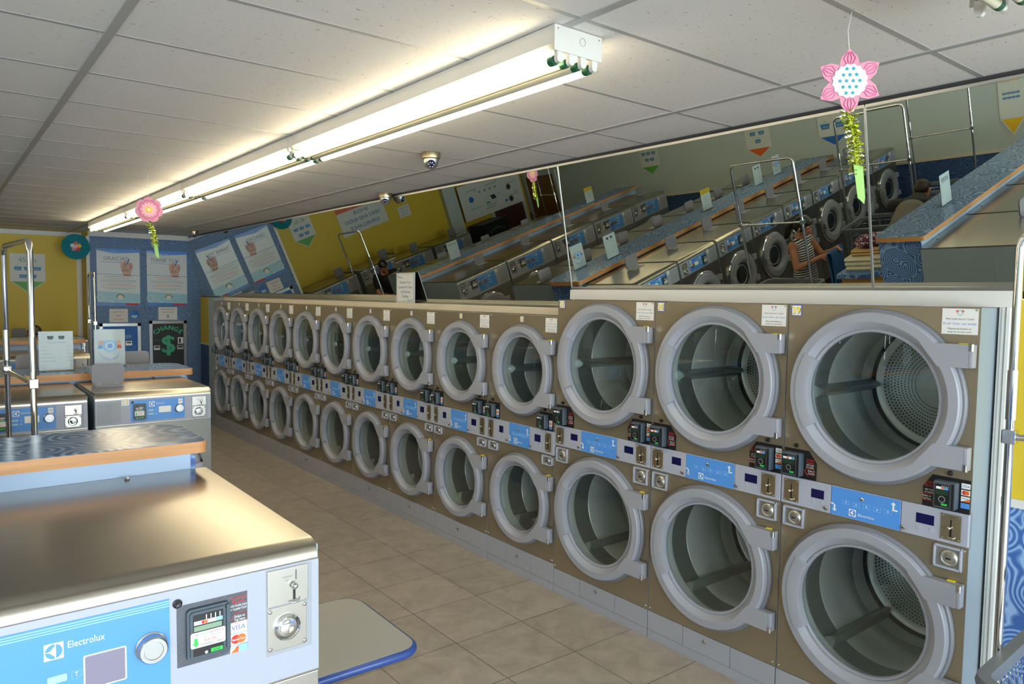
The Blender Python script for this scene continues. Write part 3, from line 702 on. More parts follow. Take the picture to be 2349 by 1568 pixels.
# ------------------------------------------------------------------ front-loading washers (front at local y=0, facing -y)
def washer_reader(t, x, z, w_, h_, instr):
    """black plate with card reader; instr: printed instructions and card logos on its right"""
    y = -.005; pw = w_*1.69 if instr else w_+.016
    b = MB(); b.box(x-.022 if instr else x-.008, y, z-.014, x-.022+pw if instr else x+w_+.008, .001, z+h_+.014 if not instr else z+h_+.014, 'machine_black', .002)
    o = b.build('card_reader', t, 0)
    a = MB(); a.prism(rrect(x, z, x+w_, z+h_, .010), 'y', -.016, -.004, 'reader')
    a.prism(rrect(x+.006, z+.006, x+w_-.012, z+h_-.006, .008), 'y', -.021, -.014, 'reader'); a.prism(rrect(x+w_-.011, z+.012, x+w_-.002, z+h_-.004, .003), 'y', -.024, -.014, 'reader'); a.build('reader_case', o, 40)
    f = MB(); x0, x1 = x+.012, x+w_-.018; y = -.0216; W_ = x1-x0
    f.flat([(x0, z+.012), (x1, z+.012), (x1, z+h_-.012), (x0, z+h_-.012)], y, 'black')
    for i in range(4): f.flat([(x0+W_*(.42+.15*i), z+h_-.027), (x0+W_*(.45+.15*i), z+h_-.027), (x0+W_*(.45+.15*i), z+h_-.016), (x0+W_*(.42+.15*i), z+h_-.016)], y-.0004, 'white')
    zz = z+h_*.70; s = h_*.075
    f.flat([(x0+.002, zz), (x1-.002, zz), (x1-.002, zz+s), (x0+.002, zz+s)], y-.0004, 'white'); f.text('VISA', x0+W_*.15, zz+s/2, s*.55, 'ink_blue', y-.0008, W_*.2)
    for k, m_ in ((.33, 'ink_red'), (.42, 'orange')): f.flat(arc(x0+W_*k, zz+s/2, s*.46, 0, 2*PI, 12)[:-1], y-.0008-.0002*(k > .4), m_)
    f.text('DISCOVER', x0+W_*.62, zz+s/2, s*.3, 'ink', y-.0008, W_*.2); f.flat([(x0+W_*.75, zz), (x1-.002, zz), (x1-.002, zz+s), (x0+W_*.75, zz+s)], y-.0008, 'blue_pale')
    f.flat([(x0+.002, zz-h_*.12), (x1-.004, zz-h_*.12), (x1-.004, zz-.003), (x0+.002, zz-.003)], y-.0004, 'lcd')
    f.build('reader_face', o, 0)
    s_ = MB(); s_.prism(rrect(x0-.006, z+h_*.26, x1+.004, z+h_*.56, .005), 'y', -.0224, -.0218, 'white'); st = s_.build('instruction_sticker', o, 0)
    g = MB(); y = -.0229; c = (x0+x1)/2
    g.text('USE', x0-.001, z+h_*.51, h_*.045, 'ink', y, W_*.18, 'L'); g.text('GREEN', x0+W_*.2, z+h_*.51, h_*.045, 'green', y, W_*.32, 'L'); g.text('BUTTON', x0+W_*.56, z+h_*.51, h_*.045, 'ink', y, W_*.44, 'L')
    g.text('TO SELECT WASH PRICE', c+W_*.1, z+h_*.445, h_*.028, 'ink', y, W_*.74); g.text('BEFORE', c+W_*.06, z+h_*.38, h_*.048, 'ink_red', y, W_*.46); g.text('SWIPING CARD', c+W_*.1, z+h_*.305, h_*.045, 'ink', y, W_*.76)
    ax = x0+W_*.08; g.flat([(ax-.004, z+h_*.36), (ax+.004, z+h_*.36), (ax+.004, z+h_*.45), (ax-.004, z+h_*.45)], y, 'green'); g.flat([(ax-.008, z+h_*.36), (ax, z+h_*.28), (ax+.008, z+h_*.36)], y, 'green'); g.build('sticker_print', st, 0)
    e = MB(); e.box(x1-.030, -.0235, z+h_*.11, x1-.002, -.021, z+h_*.19, 'green', .001); e.text('ENTER', x1-.016, z+h_*.15, h_*.03, 'lcd_dark', -.0239, .02); e.cyl((x1-.040, 0, z+h_*.14), .0035, -.0235, -.021, 'y', 'white', 10); e.build('enter_button', o, 0)
    if instr:
        l = MB(); lx = x+w_+.001; lw = pw-w_-.026; y = -.0056; c = lx+lw/2
        l.text('To Activate', c, z+h_*1.0, .0075, 'ink_red', y, lw*.92); l.text('Machine', c, z+h_*.92, .0075, 'ink_red', y, lw*.7)
        l.text('with Credit Card', c, z+h_*.845, .006, 'white', y, lw*.95); l.text('or Loyalty Card', c, z+h_*.78, .006, 'white', y, lw*.9)
        l.tube([(lx+.002, y, z+h_*.60), (lx+lw*.42, y, z+h_*.72), (lx+lw*.42, y, z+h_*.68), (lx+lw*.97, y, z+h_*.68), (lx+lw*.97, y, z+h_*.50), (lx+lw*.42, y, z+h_*.50), (lx+lw*.42, y, z+h_*.46)], .0007, 'ink_red', 4, True)
        l.text('Swipe or', c+lw*.08, z+h_*.625, .0065, 'white', y, lw*.62); l.text('Tap Here', c+lw*.08, z+h_*.555, .0065, 'white', y, lw*.62)
        z0 = z-.012; hh = h_*.225
        for i, m_ in enumerate('DMV'):
            za = z0+(.0 if i == 0 else h_*.15+hh*(i-1)*1.04); zb = za+(h_*.14 if i == 0 else hh)
            l.flat([(lx+.001, za), (lx+lw, za), (lx+lw, zb), (lx+.001, zb)], y-.0002, 'white'); q = (za+zb)/2
            if m_ == 'V': l.text('VISA', c, q, hh*.42, 'ink_blue', y-.0006, lw*.86)
            if m_ == 'M':
                l.flat(arc(lx+lw*.34, q, hh*.40, 0, 2*PI, 20)[:-1], y-.0006, 'ink_red'); l.flat(arc(lx+lw*.66, q, hh*.40, 0, 2*PI, 20)[:-1], y-.0009, 'orange'); l.text('MasterCard', c, q, hh*.2, 'white', y-.0013, lw*.9)
            if m_ == 'D': l.flat([(lx+lw*.5, za), (lx+lw, za), (lx+lw, zb), (lx+lw*.5, zb)], y-.0005, 'blue_pale'); l.flat([(lx+.002, za), (lx+lw*.5, za), (lx+lw*.5, zb)], y-.0004, 'orange'); l.text('DISCOVER', lx+lw*.26, q+.003, hh*.16, 'ink', y-.0008, lw*.45)
        l.build('reader_print', o, 0)
def washer_coin(t, x0, z0, x1, z1):
    """recess holding the quarter slot plate and the round-lock coin vault"""
    zm = z0+(z1-z0)*.565; h = z1-z0; w_ = x1-x0
    b = MB(); b.box(x0-.003, -.006, z0-.003, x1+.003, .001, z1+.003, 'kick', .001); o = b.build('coin_unit', t, 0)
    p = MB(); p.box(x0, -.010, zm+.002, x1-.008, -.004, z1, 'steel', .001); p.box(x1-.008, -.006, z0, x1, -.0055, z1, 'side_grey'); q = p.build('coin_slot_plate', o, 0)
    s = MB(); c = x0+w_*.60; s.box(c+.004, -.0115, zm+h*.28, c+.0055, -.009, z1-.008, 'black'); s.box(c-.003, -.0115, zm+.010, c+.003, -.009, zm+h*.2, 'black'); s.text('QUARTERS', c-.018, zm+h*.33, .004, 'ink_grey', -.0108, .024); s.text('ONLY', c-.018, zm+h*.29, .004, 'ink_grey', -.0108, .012); s.build('slot_opening', q, 0)
    k = MB(); k.ball((c-.002, -.02, zm+h*.22), .0085, 'chrome', 14); k.tube([(c-.014, -.010, zm+.008), (c-.006, -.018, zm+.005), (c+.008, -.018, zm+.006), (c+.014, -.010, zm+.012)], .0022, 'chrome', 8); k.build('coin_lever', q, 60)
    v = MB(); vx1 = x1-.012; v.box(x0, -.009, z0+.008, vx1, -.004, zm-.002, 'steel', .001); vb = v.build('coin_vault', o, 0)
    cc = ((x0+vx1)/2-.002, 0, (z0+.008+zm)/2); r = min(vx1-x0, zm-z0)*.33
    l = MB(); l.lathe([(r*1.02, -.009), (r, -.016), (r*.86, -.020), (r*.70, -.015), (r*.62, -.015), (r*.60, -.022), (r*.3, -.024), (0, -.024)], cc, 'y', 'chrome', 32); l.flat([(cc[0]+.001, cc[2]-.012), (cc[0]+.011, cc[2]-.006), (cc[0]+.012, cc[2]+.002), (cc[0]+.001, cc[2]+.002)], -.0245, 'white'); l.build('round_lock', vb, 40)
    for px in (x0+.006, vx1-.006):
        for pz in (z0+.016, zm-.010): MB().ball((px, -.009, pz), .0058, 'chrome', 10, (1, .6, 1)).build('bolt', vb, 60)
def make_washer(w_, D, H, zp0, kind):
    """kind 'wide': number and blank plate left, reader right of the blue label; 'slim': reader inside the blue label"""
    t = thing('washing_machine', '', 'washing machine'); r = .045; zp1 = H-r-.002
    prof = [(D, 0.12), (D, H)]+[(r-r*cos(a), H-r+r*sin(a)) for a in [PI/2-PI/2*i/8 for i in range(9)]]+[(0, zp1), (0, .12)]
    b = MB(); b.prism(prof, 'x', .004, w_-.004, 'steel_top' if kind == 'wide' else 'steel_top'); body = b.build('cabinet_top', t, 25)
    MB().box(0, .006, .12, .004, D-.004, H-.012, 'side_grey').build('side_panel', t, 0)
    s = MB(); s.box(w_-.004, .006, .12, w_, D-.004, H-.012, 'side_grey'); s.box(w_, .006, .70, w_+.001, D-.01, .703, 'ink_grey'); s.box(w_, D*.45, .703, w_+.001, D*.455, H-.05, 'ink_grey')
    s.build('side_panel', t, 0)
    MB().box(.01, .012, 0, w_-.01, D-.02, .12, 'rubber').build('plinth', t, 0)
    f = MB(); f.box(.003, -.004, .14, w_-.003, .004, zp0-.005, 'steel' if kind == 'wide' else 'steel_dark', .002); f.build('front_sheet', t, 0)
    p = MB(); p.box(.002, -.005, zp0, w_-.002, .004, zp1, 'panel', .002); cp = p.build('control_panel', t, 0)
    # door
    Ro = .34 if kind == 'wide' else .295; Rg = .19 if kind == 'wide' else .155; c = (w_/2, 0, zp0-Ro-.045)
    d = MB(); d.lathe([(Ro, -.004), (Ro, -.022), (Ro-.012, -.030), (Ro-.022, -.026)], c, 'y', 'chrome', 48)
    d.lathe([(Ro-.018, -.02), (Ro-.022, -.040), (Ro-.035, -.050), (Rg+.045, -.058), (Rg+.02, -.050), (Rg, -.028), (Rg-.004, -.01)], c, 'y', 'ring', 48); door = d.build('door', t, 25)
    g = MB(); g.lathe([(0, -.052), (Rg*.6, -.046), (Rg, -.026), (Rg, -.02)], c, 'y', 'glass_door', 40); g.build('door_glass', door, 60)
    q = MB(); q.lathe([(Rg-.002, -.008), (Rg+.015, -.006), (Rg+.015, -.0045), (0, -.0045)], c, 'y', 'machine_black', 32); q.lathe([(Rg*.8, -.006), (Rg*.76, -.010), (Rg*.72, -.006)], c, 'y', 'drum', 32); q.build('drum_mouth', t, 40)
    h = MB(); h.box(c[0]-Ro-.02, -.05, c[2]+.10, c[0]-Ro+.06, -.006, c[2]+.17, 'ring', .006); h.box(c[0]-Ro-.02, -.05, c[2]-.17, c[0]-Ro+.06, -.006, c[2]-.10, 'ring', .006); h.build('door_hinge', door, 30)
    k = MB(); k.box(c[0]+Ro-.075, -.085, c[2]-.045, c[0]+Ro-.012, -.05, c[2]+.045, 'ring', .012, 3); k.build('door_handle', door, 40)
    # label plates
    ph = zp1-zp0; y = -.0055
    if kind == 'wide': pl0, pl1, bx0, bx1 = .03, .19, .262, w_-.366
    else: pl0, pl1, bx0, bx1 = .012, .149, .207, .540
    lp = MB(); lp.prism(rrect(pl0, zp0+ph*.08, pl1, zp1-ph*.08, .003), 'y', -.0062, -.004, 'kick'); lo = lp.build('program_plate', cp, 0)
    l = MB(); m = (pl0+pl1)/2
    for zz in (.62, .50): l.tube([(m-.014, -.0066, zp0+ph*zz), (m+.014, -.0066, zp0+ph*zz), (m+.014, -.0066, zp0+ph*(zz+.09)), (m-.014, -.0066, zp0+ph*(zz+.09))], .0008, 'ink_grey', 4, True)
    for zz in (.78, .40, .30, .22): l.box(pl0+.02, -.0066, zp0+ph*zz, pl0+.02+.06+.03*(zz > .5), -.006, zp0+ph*zz+.002, 'ink_grey')
    l.build('plate_print', lo, 0)
    bl = MB(); bz0, bz1 = zp0+ph*.08, zp1-ph*.06; bl.box(bx0, -.0068, bz0, bx1, -.004, bz1, 'blue'); bo = bl.build('blue_label', cp, 0)
    q = MB(); y = -.0072; bh = bz1-bz0
    if kind == 'wide':
        for i in range(3): q.flat([(bx0, bz1-.004-.0055*i), (bx1, bz1-.004-.0055*i), (bx1, bz1-.0065-.0055*i), (bx0, bz1-.0065-.0055*i)], y, 'blue_pale')
        e = bx1; brand_mark(q, e-.229, bz0+bh*.775, .036, y); q.text('Electrolux', e-.168, bz0+bh*.805, .015, 'white', y, .070)
        for i in range(2):
            zz = bz0+bh*(.53-.19*i); q.prism(rrect(e-.242, zz-.008, e-.206, zz+.008, .003), 'y', y-.0003, y+.0002, 'poster_aqua')
            q.tube([(e-.197, y, zz+.009), (e-.179, y, zz+.009), (e-.179, y, zz-.004), (e-.187, y, zz-.010), (e-.197, y, zz-.008)], .0008, 'blue_pale', 4, True); q.text('T' if i == 0 else 'W', e-.188, zz+.001, .009, 'white', y)
        q.prism(rrect(e-.170, bz0+bh*.10, e-.133, bz0+bh*.17, .003), 'y', y-.0001, y+.0003, 'blue_pale')
        dz0, dz1, dx0, dx1 = bz0+bh*.38, bz0+bh*.66, e-.172, e-.094; kc = (e-.040, 0, bz0+bh*.60); kr = .031
    else:
        brand_mark(q, .335, bz0+bh*.78, .034, y); q.text('Electrolux', .362, bz0+bh*.79, .011, 'white', y, .052, 'L')
        for i in range(2): q.prism(rrect(.313, bz0+bh*(.44-.17*i), .345, bz0+bh*(.52-.17*i), .002), 'y', y-.0003, y+.0002, 'poster_aqua')
        q.text('T', .360, bz0+bh*.48, .008, 'white', y); q.text('W', .360, bz0+bh*.31, .008, 'white', y)
        q.flat([(.500, bz1-.040), (.528, bz1-.040), (.528, bz1-.008), (.500, bz1-.008)], y, 'white'); q.text('M', .514, bz1-.024, .016, 'blue', y-.0004)
        dz0, dz1, dx0, dx1 = bz0+bh*.36, bz0+bh*.62, .380, .450; kc = (.504, 0, bz0+bh*.50); kr = .027
    q.build('label_print', bo, 0)
    dd = MB(); dd.prism(rrect(dx0-.003, dz0-.003, dx1+.003, dz1+.003, .004), 'y', -.0078, -.006, 'paper'); dd.prism(rrect(dx0, dz0, dx1, dz1, .003), 'y', -.0084, -.007, 'screen_grey' if kind == 'wide' else 'white'); dd.build('display', cp, 0)
    kk = MB(); kk.lathe([(kr+.003, -.006), (kr+.003, -.010), (kr, -.012), (kr, -.030), (kr-.003, -.034), (kr*.66, -.034), (kr*.63, -.032), (0, -.032)], kc, 'y', 'alu', 36); kk.build('program_knob', cp, 40)
    if kind == 'wide':
        washer_reader(t, w_-.331, zp0+ph*.40, .099, .124, True); MB().lathe([(.0105, -.005), (.0105, -.009), (.007, -.011), (0, -.010)], (w_-.349, 0, zp1-.034), 'y', 'black', 18).build('sensor_button', t)
        washer_coin(t, w_-.139, zp0+ph*.245, w_-.025, zp1-.006)
    else:
        washer_reader(t, .222, zp0+ph*.14, .078, ph*.66, False); MB().lathe([(.008, -.005), (.008, -.009), (0, -.010)], (.218, 0, zp1-.022), 'y', 'black', 14).build('sensor_button', t)
        washer_coin(t, .588, zp0+ph*.03, .688, zp1-.012)
    # soap hatch standing open on the top
    u = MB(); lx0, lx1 = (.06, .262) if kind == 'slim' else (.015, .205); ly = .5
    u.prism(rrect(lx0, H+.004, lx1, H+.150, .03, 6), 'y', ly-.006, ly+.006, 'grey_lid'); o = u.build('soap_lid', t, 30)
    z = MB(); z.box(lx0+.01, ly-.11, H-.001, lx1-.01, ly-.004, H+.004, 'kick', .002); z.box(lx0+.03, ly-.012, H, lx0+.06, ly+.006, H+.012, 'kick', .003); z.box(lx1-.06, ly-.012, H, lx1-.03, ly+.006, H+.012, 'kick', .003); z.build('lid_hinge', o, 0)
    v = MB(); n = 1
    for i in range(n): v.lathe([(.008, H), (.010, H+.003), (.006, H+.009), (0, H+.010)], (w_*(i+.72)/n, D-.035, 0), 'z', 'chrome', 12)
    v.build('top_rivets', t)
    return t
def washer_tag(root, num, x, z, s):
    b = MB(); b.prism(rrect(x, z, x+s, z+s, s*.1), 'y', -.0072, -.005, 'tag'); o = b.build('number_tag', root, 0)
    p = MB(); p.text(str(num), x+s/2, z+s/2, s*.62, 'ink_grey', -.0076, s*.82); p.text(str(num), x+s/2-s*.02, z+s*.52, s*.60, 'tag_yellow', -.0080, s*.74); p.build('tag_number', o, 0)
ORD = ['first', 'second', 'third', 'fourth', 'fifth', 'sixth', 'seventh', 'eighth']
def washer_rows():
    def row(proto, x_right, pitch, n, y, front, where, grp, tagx, tagz, tags, w_, first_lab=None):
        for i in range(n):
            o = proto if (i == 0 and not proto.get('used')) else dup(proto, (0, 0, 0)); proto['used'] = 1
            x = x_right-w_-i*pitch if front else x_right-i*pitch
            o.location = (x, y, 0); o.rotation_euler = (0, 0, 0 if front else PI)
            lab = 'stainless front-load washer, %s from the open end of %s' % (ORD[i], where)
            if i == 0 and first_lab: lab = first_lab
            tag(o, lab, 'washing machine', grp)
            if tags: made.append((o, tags[i], tagx, tagz))
    made = []
    A = make_washer(.97, 1.0, 1.434, 1.092, 'wide'); B = make_washer(.715, .80, 1.415, 1.205, 'slim'); C = make_washer(.97, .93, 1.40, 1.095, 'wide'); Dw = make_washer(.97, .95, 1.32, 1.02, 'wide')
    row(A, .775, 1.0, 5, 1.79, True, 'the nearest counter', 'washers along the near side of the front counter', .205, 1.31, [13, 14, 15, 16, 17], .97, 'large stainless washer in the foreground with a red and black card reader plate')
    row(B, 1.505, .752, 8, 5.30, True, 'the middle counter, facing the camera', 'washers on the camera side of the middle counter', .154, 1.328, [11, 10, 9, 7, 6, 5, 4, 3], .715, 'stainless washer numbered 11 with a raised grey soap lid, behind the front counter')
    row(B, 1.505, .752, 7, 7.38, False, 'the middle counter, turned to the back', 'washers on the far side of the middle counter', 0, 0, None, .715)
    row(C, 1.30, 1.0, 5, 8.90, True, 'the far counter, facing the camera', 'washers on the camera side of the far counter', .205, 1.29, [18, 8, 19, 20, 21], .97)
    row(C, 1.30, 1.0, 4, 11.28, False, 'the far counter, turned to the back', 'washers on the far side of the far counter', 0, 0, None, .97)
    row(Dw, 1.90, 1.06, 4, 13.22, True, 'the row against the yellow wall', 'washers against the yellow back wall', .205, 1.21, [22, 23, 24, 25], .97)
    for o, n, x, z in made: washer_tag(o, n, x, z, .045)
    for o in bpy.data.objects:
        if 'used' in o: del o['used']
washer_rows()

# ------------------------------------------------------------------ counters between the washer rows
def counter(x0, x1, y0, y1, z, th, lab):
    t = thing('island_counter', lab, 'counter', ((x0+x1)/2, (y0+y1)/2, 0)); off = (-(x0+x1)/2, -(y0+y1)/2)
    def sh(p): return (p[0]+off[0], p[1]+off[1])
    rr, rf = .12, .03
    out = [(x0, y0)]+arc(x1-rf, y0+rf, rf, -PI/2, 0, 5)+arc(x1-rr, y1-rr, rr, 0, PI/2, 8)+[(x0, y1)]
    out = [sh(p) for p in out]
    MB().prism(out, 'z', z-.004, z, 'swirl_top').build('worktop', t, 30)
    e = MB(); k = len(out); ob = []
    for i in range(k):
        d = (Vector(out[(i+1) % k])-Vector(out[i-1])).normalized(); ob.append((out[i][0]+d.y*.003, out[i][1]-d.x*.003))
    e.prism(ob, 'z', z-th, z-.0015, 'orange_edge')
    e.build('edge_band', t, 30)
    b = MB(); b.box(x0+off[0]+.02, y0+off[1]+.05, 0, x1+off[0]-.045, y1+off[1]-.05, z-th, 'bulk'); b.build('bulkhead', t, 0)
    MB().box(x1+off[0]-.045, y0+off[1]+.045, 0, x1+off[0]-.030, y1+off[1]-.045, z-th, 'swirl_wall').build('end_panel', t, 0)
    return t
counter(-4.35, .766, 2.748, 3.195, 1.54, .042, 'front counter with slate agate laminate top and beech edge, behind the nearest washer')
counter(-4.4, 1.588, 6.055, 6.61, 1.478, .050, 'middle counter with beech edge, behind the washer numbered 11')
counter(-4.0, 1.385, 9.785, 10.34, 1.507, .046, 'far counter with beech edge, in front of the yellow wall')
def folding_table():
    t = thing('folding_table', 'blue agate folding table with light wood end, behind the front counter', 'table', (-.12, 3.42, 0))
    MB().box(-.58, -.215, 1.075, .58, .25, 1.12, 'swirl_wall', .004).build('tabletop', t, 0)
    MB().box(.50, -.2, 0, .54, .22, 1.075, 'wood_light').build('end_panel', t, 0); MB().box(-.54, -.2, 0, -.50, .22, 1.075, 'wood_light').build('end_panel', t, 0)
folding_table()
def side_table():
    t = thing('side_table', 'small speckled grey table with a blue edge, right of the nearest washer', 'table', (1.1, 2.6, 0)); z = .75
    poly = [(-.18, -.26), ]+arc(.245, -.19, .07, -PI/2, 0, 6)+arc(.235, .225, .085, 0, PI/2, 6)+[(-.18, .31)]
    MB().prism(poly, 'z', z-.03, z, 'table_grey').build('tabletop', t, 30)
    e = MB(); k = len(poly); pts = [Vector(p) for p in poly]
    e.tube([(p.x, p.y, z-.018) for p in pts], .0175, 'edge_blue', 8, True); e.build('edge_band', t, 60)
    MB().cyl((.02, .02, 0), .035, .03, z-.03, 'z', 'alu', 20).build('pedestal', t); MB().lathe([(.20, 0), (.20, .012), (.05, .03), (0, .03)], (.02, .02, 0), 'z', 'alu', 28).build('foot', t)
side_table()

# ------------------------------------------------------------------ ceiling lamps
def make_lamp(lit, ln=2.44):
    t = thing('fluorescent_light', '', 'ceiling light'); wd = .228
    h = MB(); h.prism([(-wd/2, -.062), (-wd/2, 0), (wd/2, 0), (wd/2, -.062), (wd/2-.02, -.078), (-wd/2+.02, -.078)], 'y', .006, ln-.006, 'case_white'); h.build('housing', t, 0)
    for y in (0, ln-.006):
        e = MB(); e.prism([(-wd/2-.001, -.088), (wd/2+.001, -.088), (wd/2+.001, .0), (-wd/2-.001, 0)], 'y', y, y+.006, 'case_white'); ep = e.build('end_plate', t, 0)
        d = MB(); yy = y-.0008 if y == 0 else y+.0068; d.tube([(.018+.014*cos(a), yy, -.036+.014*sin(a)) for a in [2*PI*i/16 for i in range(16)]], .0008, 'ink_grey', 4, True); d.ball((-.10, yy, -.012), .003, 'ink_grey', 6); d.ball((.10, yy, -.012), .003, 'ink_grey', 6); d.build('knockout', ep, 0)
    for i in range(4):
        x = -.084+.056*i
        for y, s in ((.004, 1), (ln-.004, -1)):
            k = MB(); k.prism([(x-.013, -.080), (x+.013, -.080), (x+.013, -.112)]+arc(x, -.112, .013, 0, -PI, 6)[1:-1]+[(x-.013, -.112)], 'y', min(y, y+s*.018), max(y, y+s*.018), 'case_white'); k.build('lamp_socket', t, 30)
        if i in lit: m = 'tube'
        elif lit and i in (1, 2): m = 'tube_off'
        elif not lit: m = 'tube_off'
        else: continue
        b = MB(); b.cyl((x, 0, -.112), .0175 if m == 'tube' else .016, .055, ln-.055, 'y', m, 16); o = b.build('tube', t, 60)
        for y0, y1 in ((.030, .057), (ln-.057, ln-.030)): MB().cyl((x, 0, -.112), .0162 if m != 'tube' else .0177, y0, y1, 'y', 'tube_cap', 16).build('tube_cap', o, 60)
    return t
L0 = make_lamp((0, 3)); pl = ['nearest of the four fluorescent fittings in the long ceiling run', 'second fluorescent fitting along the ceiling run', 'third fluorescent fitting along the ceiling run, behind the hanging flower', 'last fluorescent fitting of the ceiling run, by the blue wall']
for i in range(4):
    o = L0 if i == 0 else dup(L0, (0, 0, 0)); o.location = (1.838, 1.972+2.447*i, CEIL-.004); tag(o, 'white '+pl[i]+', two tubes lit', 'ceiling light', 'ceiling lights in the long run')
for i in range(4):
    o = dup(L0, (-2.2, .6+2.447*i, CEIL-.004)); tag(o, 'white '+['nearest', 'second', 'third', 'farthest'][i]+' fluorescent fitting of the unseen run added over the inner washers', 'ceiling light', 'added ceiling lights in the unseen inner run')  # unseen lamp run, added to brighten the sage wall side
L1 = make_lamp((9,)); L1.location = (2.41, .80, CEIL-.004); L1.rotation_euler = (0, 0, PI/2); tag(L1, 'unlit fluorescent fitting crossing the ceiling at the top right corner', 'ceiling light')

# ------------------------------------------------------------------ cameras, hanging flowers, paper fans
def dome_camera(x, y, lab, rz):
    t = thing('security_camera', lab, 'security camera', (x, y, CEIL), rz, 'dome cameras on the ceiling')
    MB().lathe([(0, 0), (.062, 0), (.064, -.012), (.060, -.040), (.052, -.046)], (0, 0, 0), 'z', 'coin_plate', 28).build('base', t, 40)
    MB().lathe([(.052, -.044), (.050, -.066), (.040, -.092), (.022, -.106), (0, -.110)], (0, 0, 0), 'z', 'alu', 28).build('dome', t, 60)
    e = MB(); d = Vector((0, -.72, -.69)).normalized(); b = bmesh.new(); bmesh.ops.create_uvsphere(b, u_segments=14, v_segments=10, radius=.027)
    for q in b.verts: q.co = q.co+Vector((0, -.034, -.076))
    e.bm(b, 'screen'); e.build('lens', t, 60)
    for i in range(6): a = PI*2*i/6; MB().ball((.017*cos(a), -.056-.004*sin(a), -.088+.015*sin(a)), .004, 'white', 6).build('infrared_diode', t)
dome_camera(2.65, 4.268, 'grey dome security camera on the ceiling, nearest to the lamp end', R(-30))
dome_camera(3.385, 6.262, 'grey dome security camera touching the mirror top edge, second from the front', R(-30))
dome_camera(3.245, 12.21, 'dark dome security camera at the far blue corner', R(-20))
def flower(x, y, zc, rad, style, lab, face, zt=CEIL):
    t = thing('hanging_flower', lab, 'hanging decoration', (x, y, zc), face)
    MB().tube([(0, .004, rad*.7), (-.01, .004, (zt-zc)*.6+rad*.3), (0, .004, zt-zc)], .0012, 'white', 5).build('string', t)
    b = MB(); n = 6 if style else 7
    for i in range(n):
        a = R(92)+2*PI*i/n
        if style: pts = [(.30, -.22), (.55, -.30), (.78, -.24), (1.03, .0), (.78, .24), (.55, .30), (.30, .22)]
        else: pts = [(.30, -.30), (.62, -.36), (.86, -.26), (.95, 0), (.86, .26), (.62, .36), (.30, .30)]
        b.prism([(rad*(p*cos(a)-q*sin(a)), rad*(p*sin(a)+q*cos(a))) for p, q in pts], 'y', -.002-.0006*(i % 3), .001-.0006*(i % 3), 'pink')
        if style:
            for q in (-.12, -.04, .04, .12): b.tube([(rad*(p*cos(a)-q*s*sin(a)), -.0040, rad*(p*sin(a)+q*s*cos(a))) for p, s in ((.55, .8), (.72, 1.5), (.92, .5))], .0010, 'pink_deep', 4)
    b.prism([(rad*.5*cos(a), rad*.5*sin(a)) for a in [2*PI*i/16 for i in range(16)]], 'y', -.0034, -.001, 'pink'); b.build('petals', t, 30)
    c = MB()
    if style:
        k = 16; c.prism([(rad*(.50+.05*(j % 2))*cos(2*PI*j/(2*k)), rad*(.50+.05*(j % 2))*sin(2*PI*j/(2*k))) for j in range(2*k)], 'y', -.0065, -.004, 'white')
        for (px, pz) in [(i*.2+(j % 2)*.1-.3, j*.19-.38) for j in range(5) for i in range(4)]:
            if px*px+pz*pz < .19: 
                for q in range(3): a = q*PI/3; c.prism([(rad*(px+.055*cos(a)-.016*sin(a)), rad*(pz+.055*sin(a)+.016*cos(a))), (rad*(px-.055*cos(a)-.016*sin(a)), rad*(pz-.055*sin(a)+.016*cos(a))), (rad*(px-.055*cos(a)+.016*sin(a)), rad*(pz-.055*sin(a)-.016*cos(a))), (rad*(px+.055*cos(a)+.016*sin(a)), rad*(pz+.055*sin(a)-.016*cos(a)))], 'y', -.0076-.0002*q, -.006, 'teal')
    else:
        def rosette(r, k, y, m, am): c.prism([(rad*r*(1-am+am*abs(cos(k*a/2)))*cos(a), rad*r*(1-am+am*abs(cos(k*a/2)))*sin(a)) for a in [2*PI*i/96 for i in range(96)]], 'y', y, -.001, m)
        rosette(.70, 10, -.0045, 'pink_deep', .14); rosette(.655, 10, -.0055, 'pink', .14); rosette(.52, 12, -.0065, 'pink_pale', .25); c.prism([(rad*.22*cos(a), rad*.22*sin(a)) for a in [2*PI*i/20 for i in range(20)]], 'y', -.0078, -.004, 'sign_yellow'); c.prism([(rad*.09*cos(a), rad*.09*sin(a)) for a in [2*PI*i/12 for i in range(12)]], 'y', -.0088, -.004, 'white')
    c.build('centre', t, 30)
    # tinsel stem: a twisted core bristling with foil strips
    st = []; k = 14; top = -rad*.92
    for i in range(k): s = i/(k-1); st.append(Vector((rad*(.14*sin(2.2*s)+.24*s*(1 if style else 1.1)), .006, top-rad*(2.0 if style else 1.75)*s)))
    g = MB(); g.tube(st, rad*.06, 'tinsel', 6); rnd = random.Random(3)
    for i in range(420):
        s = rnd.random()*(k-1); j = min(int(s), k-2); p = st[j].lerp(st[j+1], s-j); a = rnd.random()*2*PI; L = rad*rnd.uniform(.16, .30); d = Vector((cos(a), sin(a)*.9, rnd.uniform(-.7, .5))).normalized(); q = d.cross(Vector((rnd.random(), rnd.random(), rnd.random()))).normalized()*rad*.035
        g.add([p-q, p+q, p+d*L+q*.7, p+d*L-q*.7], [(0, 1, 2, 3)], 'tinsel' if rnd.random() < .55 else 'tinsel_silver')
    tag(g.build('tinsel_stem', t, 0))
    e = st[-1]; l = MB(); w_ = rad*.15; ll = rad*(1.0 if style else .85)
    l.prism([(e.x-w_, e.z+rad*.25), (e.x+w_*.9, e.z+rad*.2), (e.x+w_*1.6, e.z-ll*.78), (e.x+w_*1.5, e.z-ll), (e.x+w_*.1, e.z-ll*.8)], 'y', -.012, -.009, 'green_paper'); l.build('paper_leaf', t, 0)
    return t
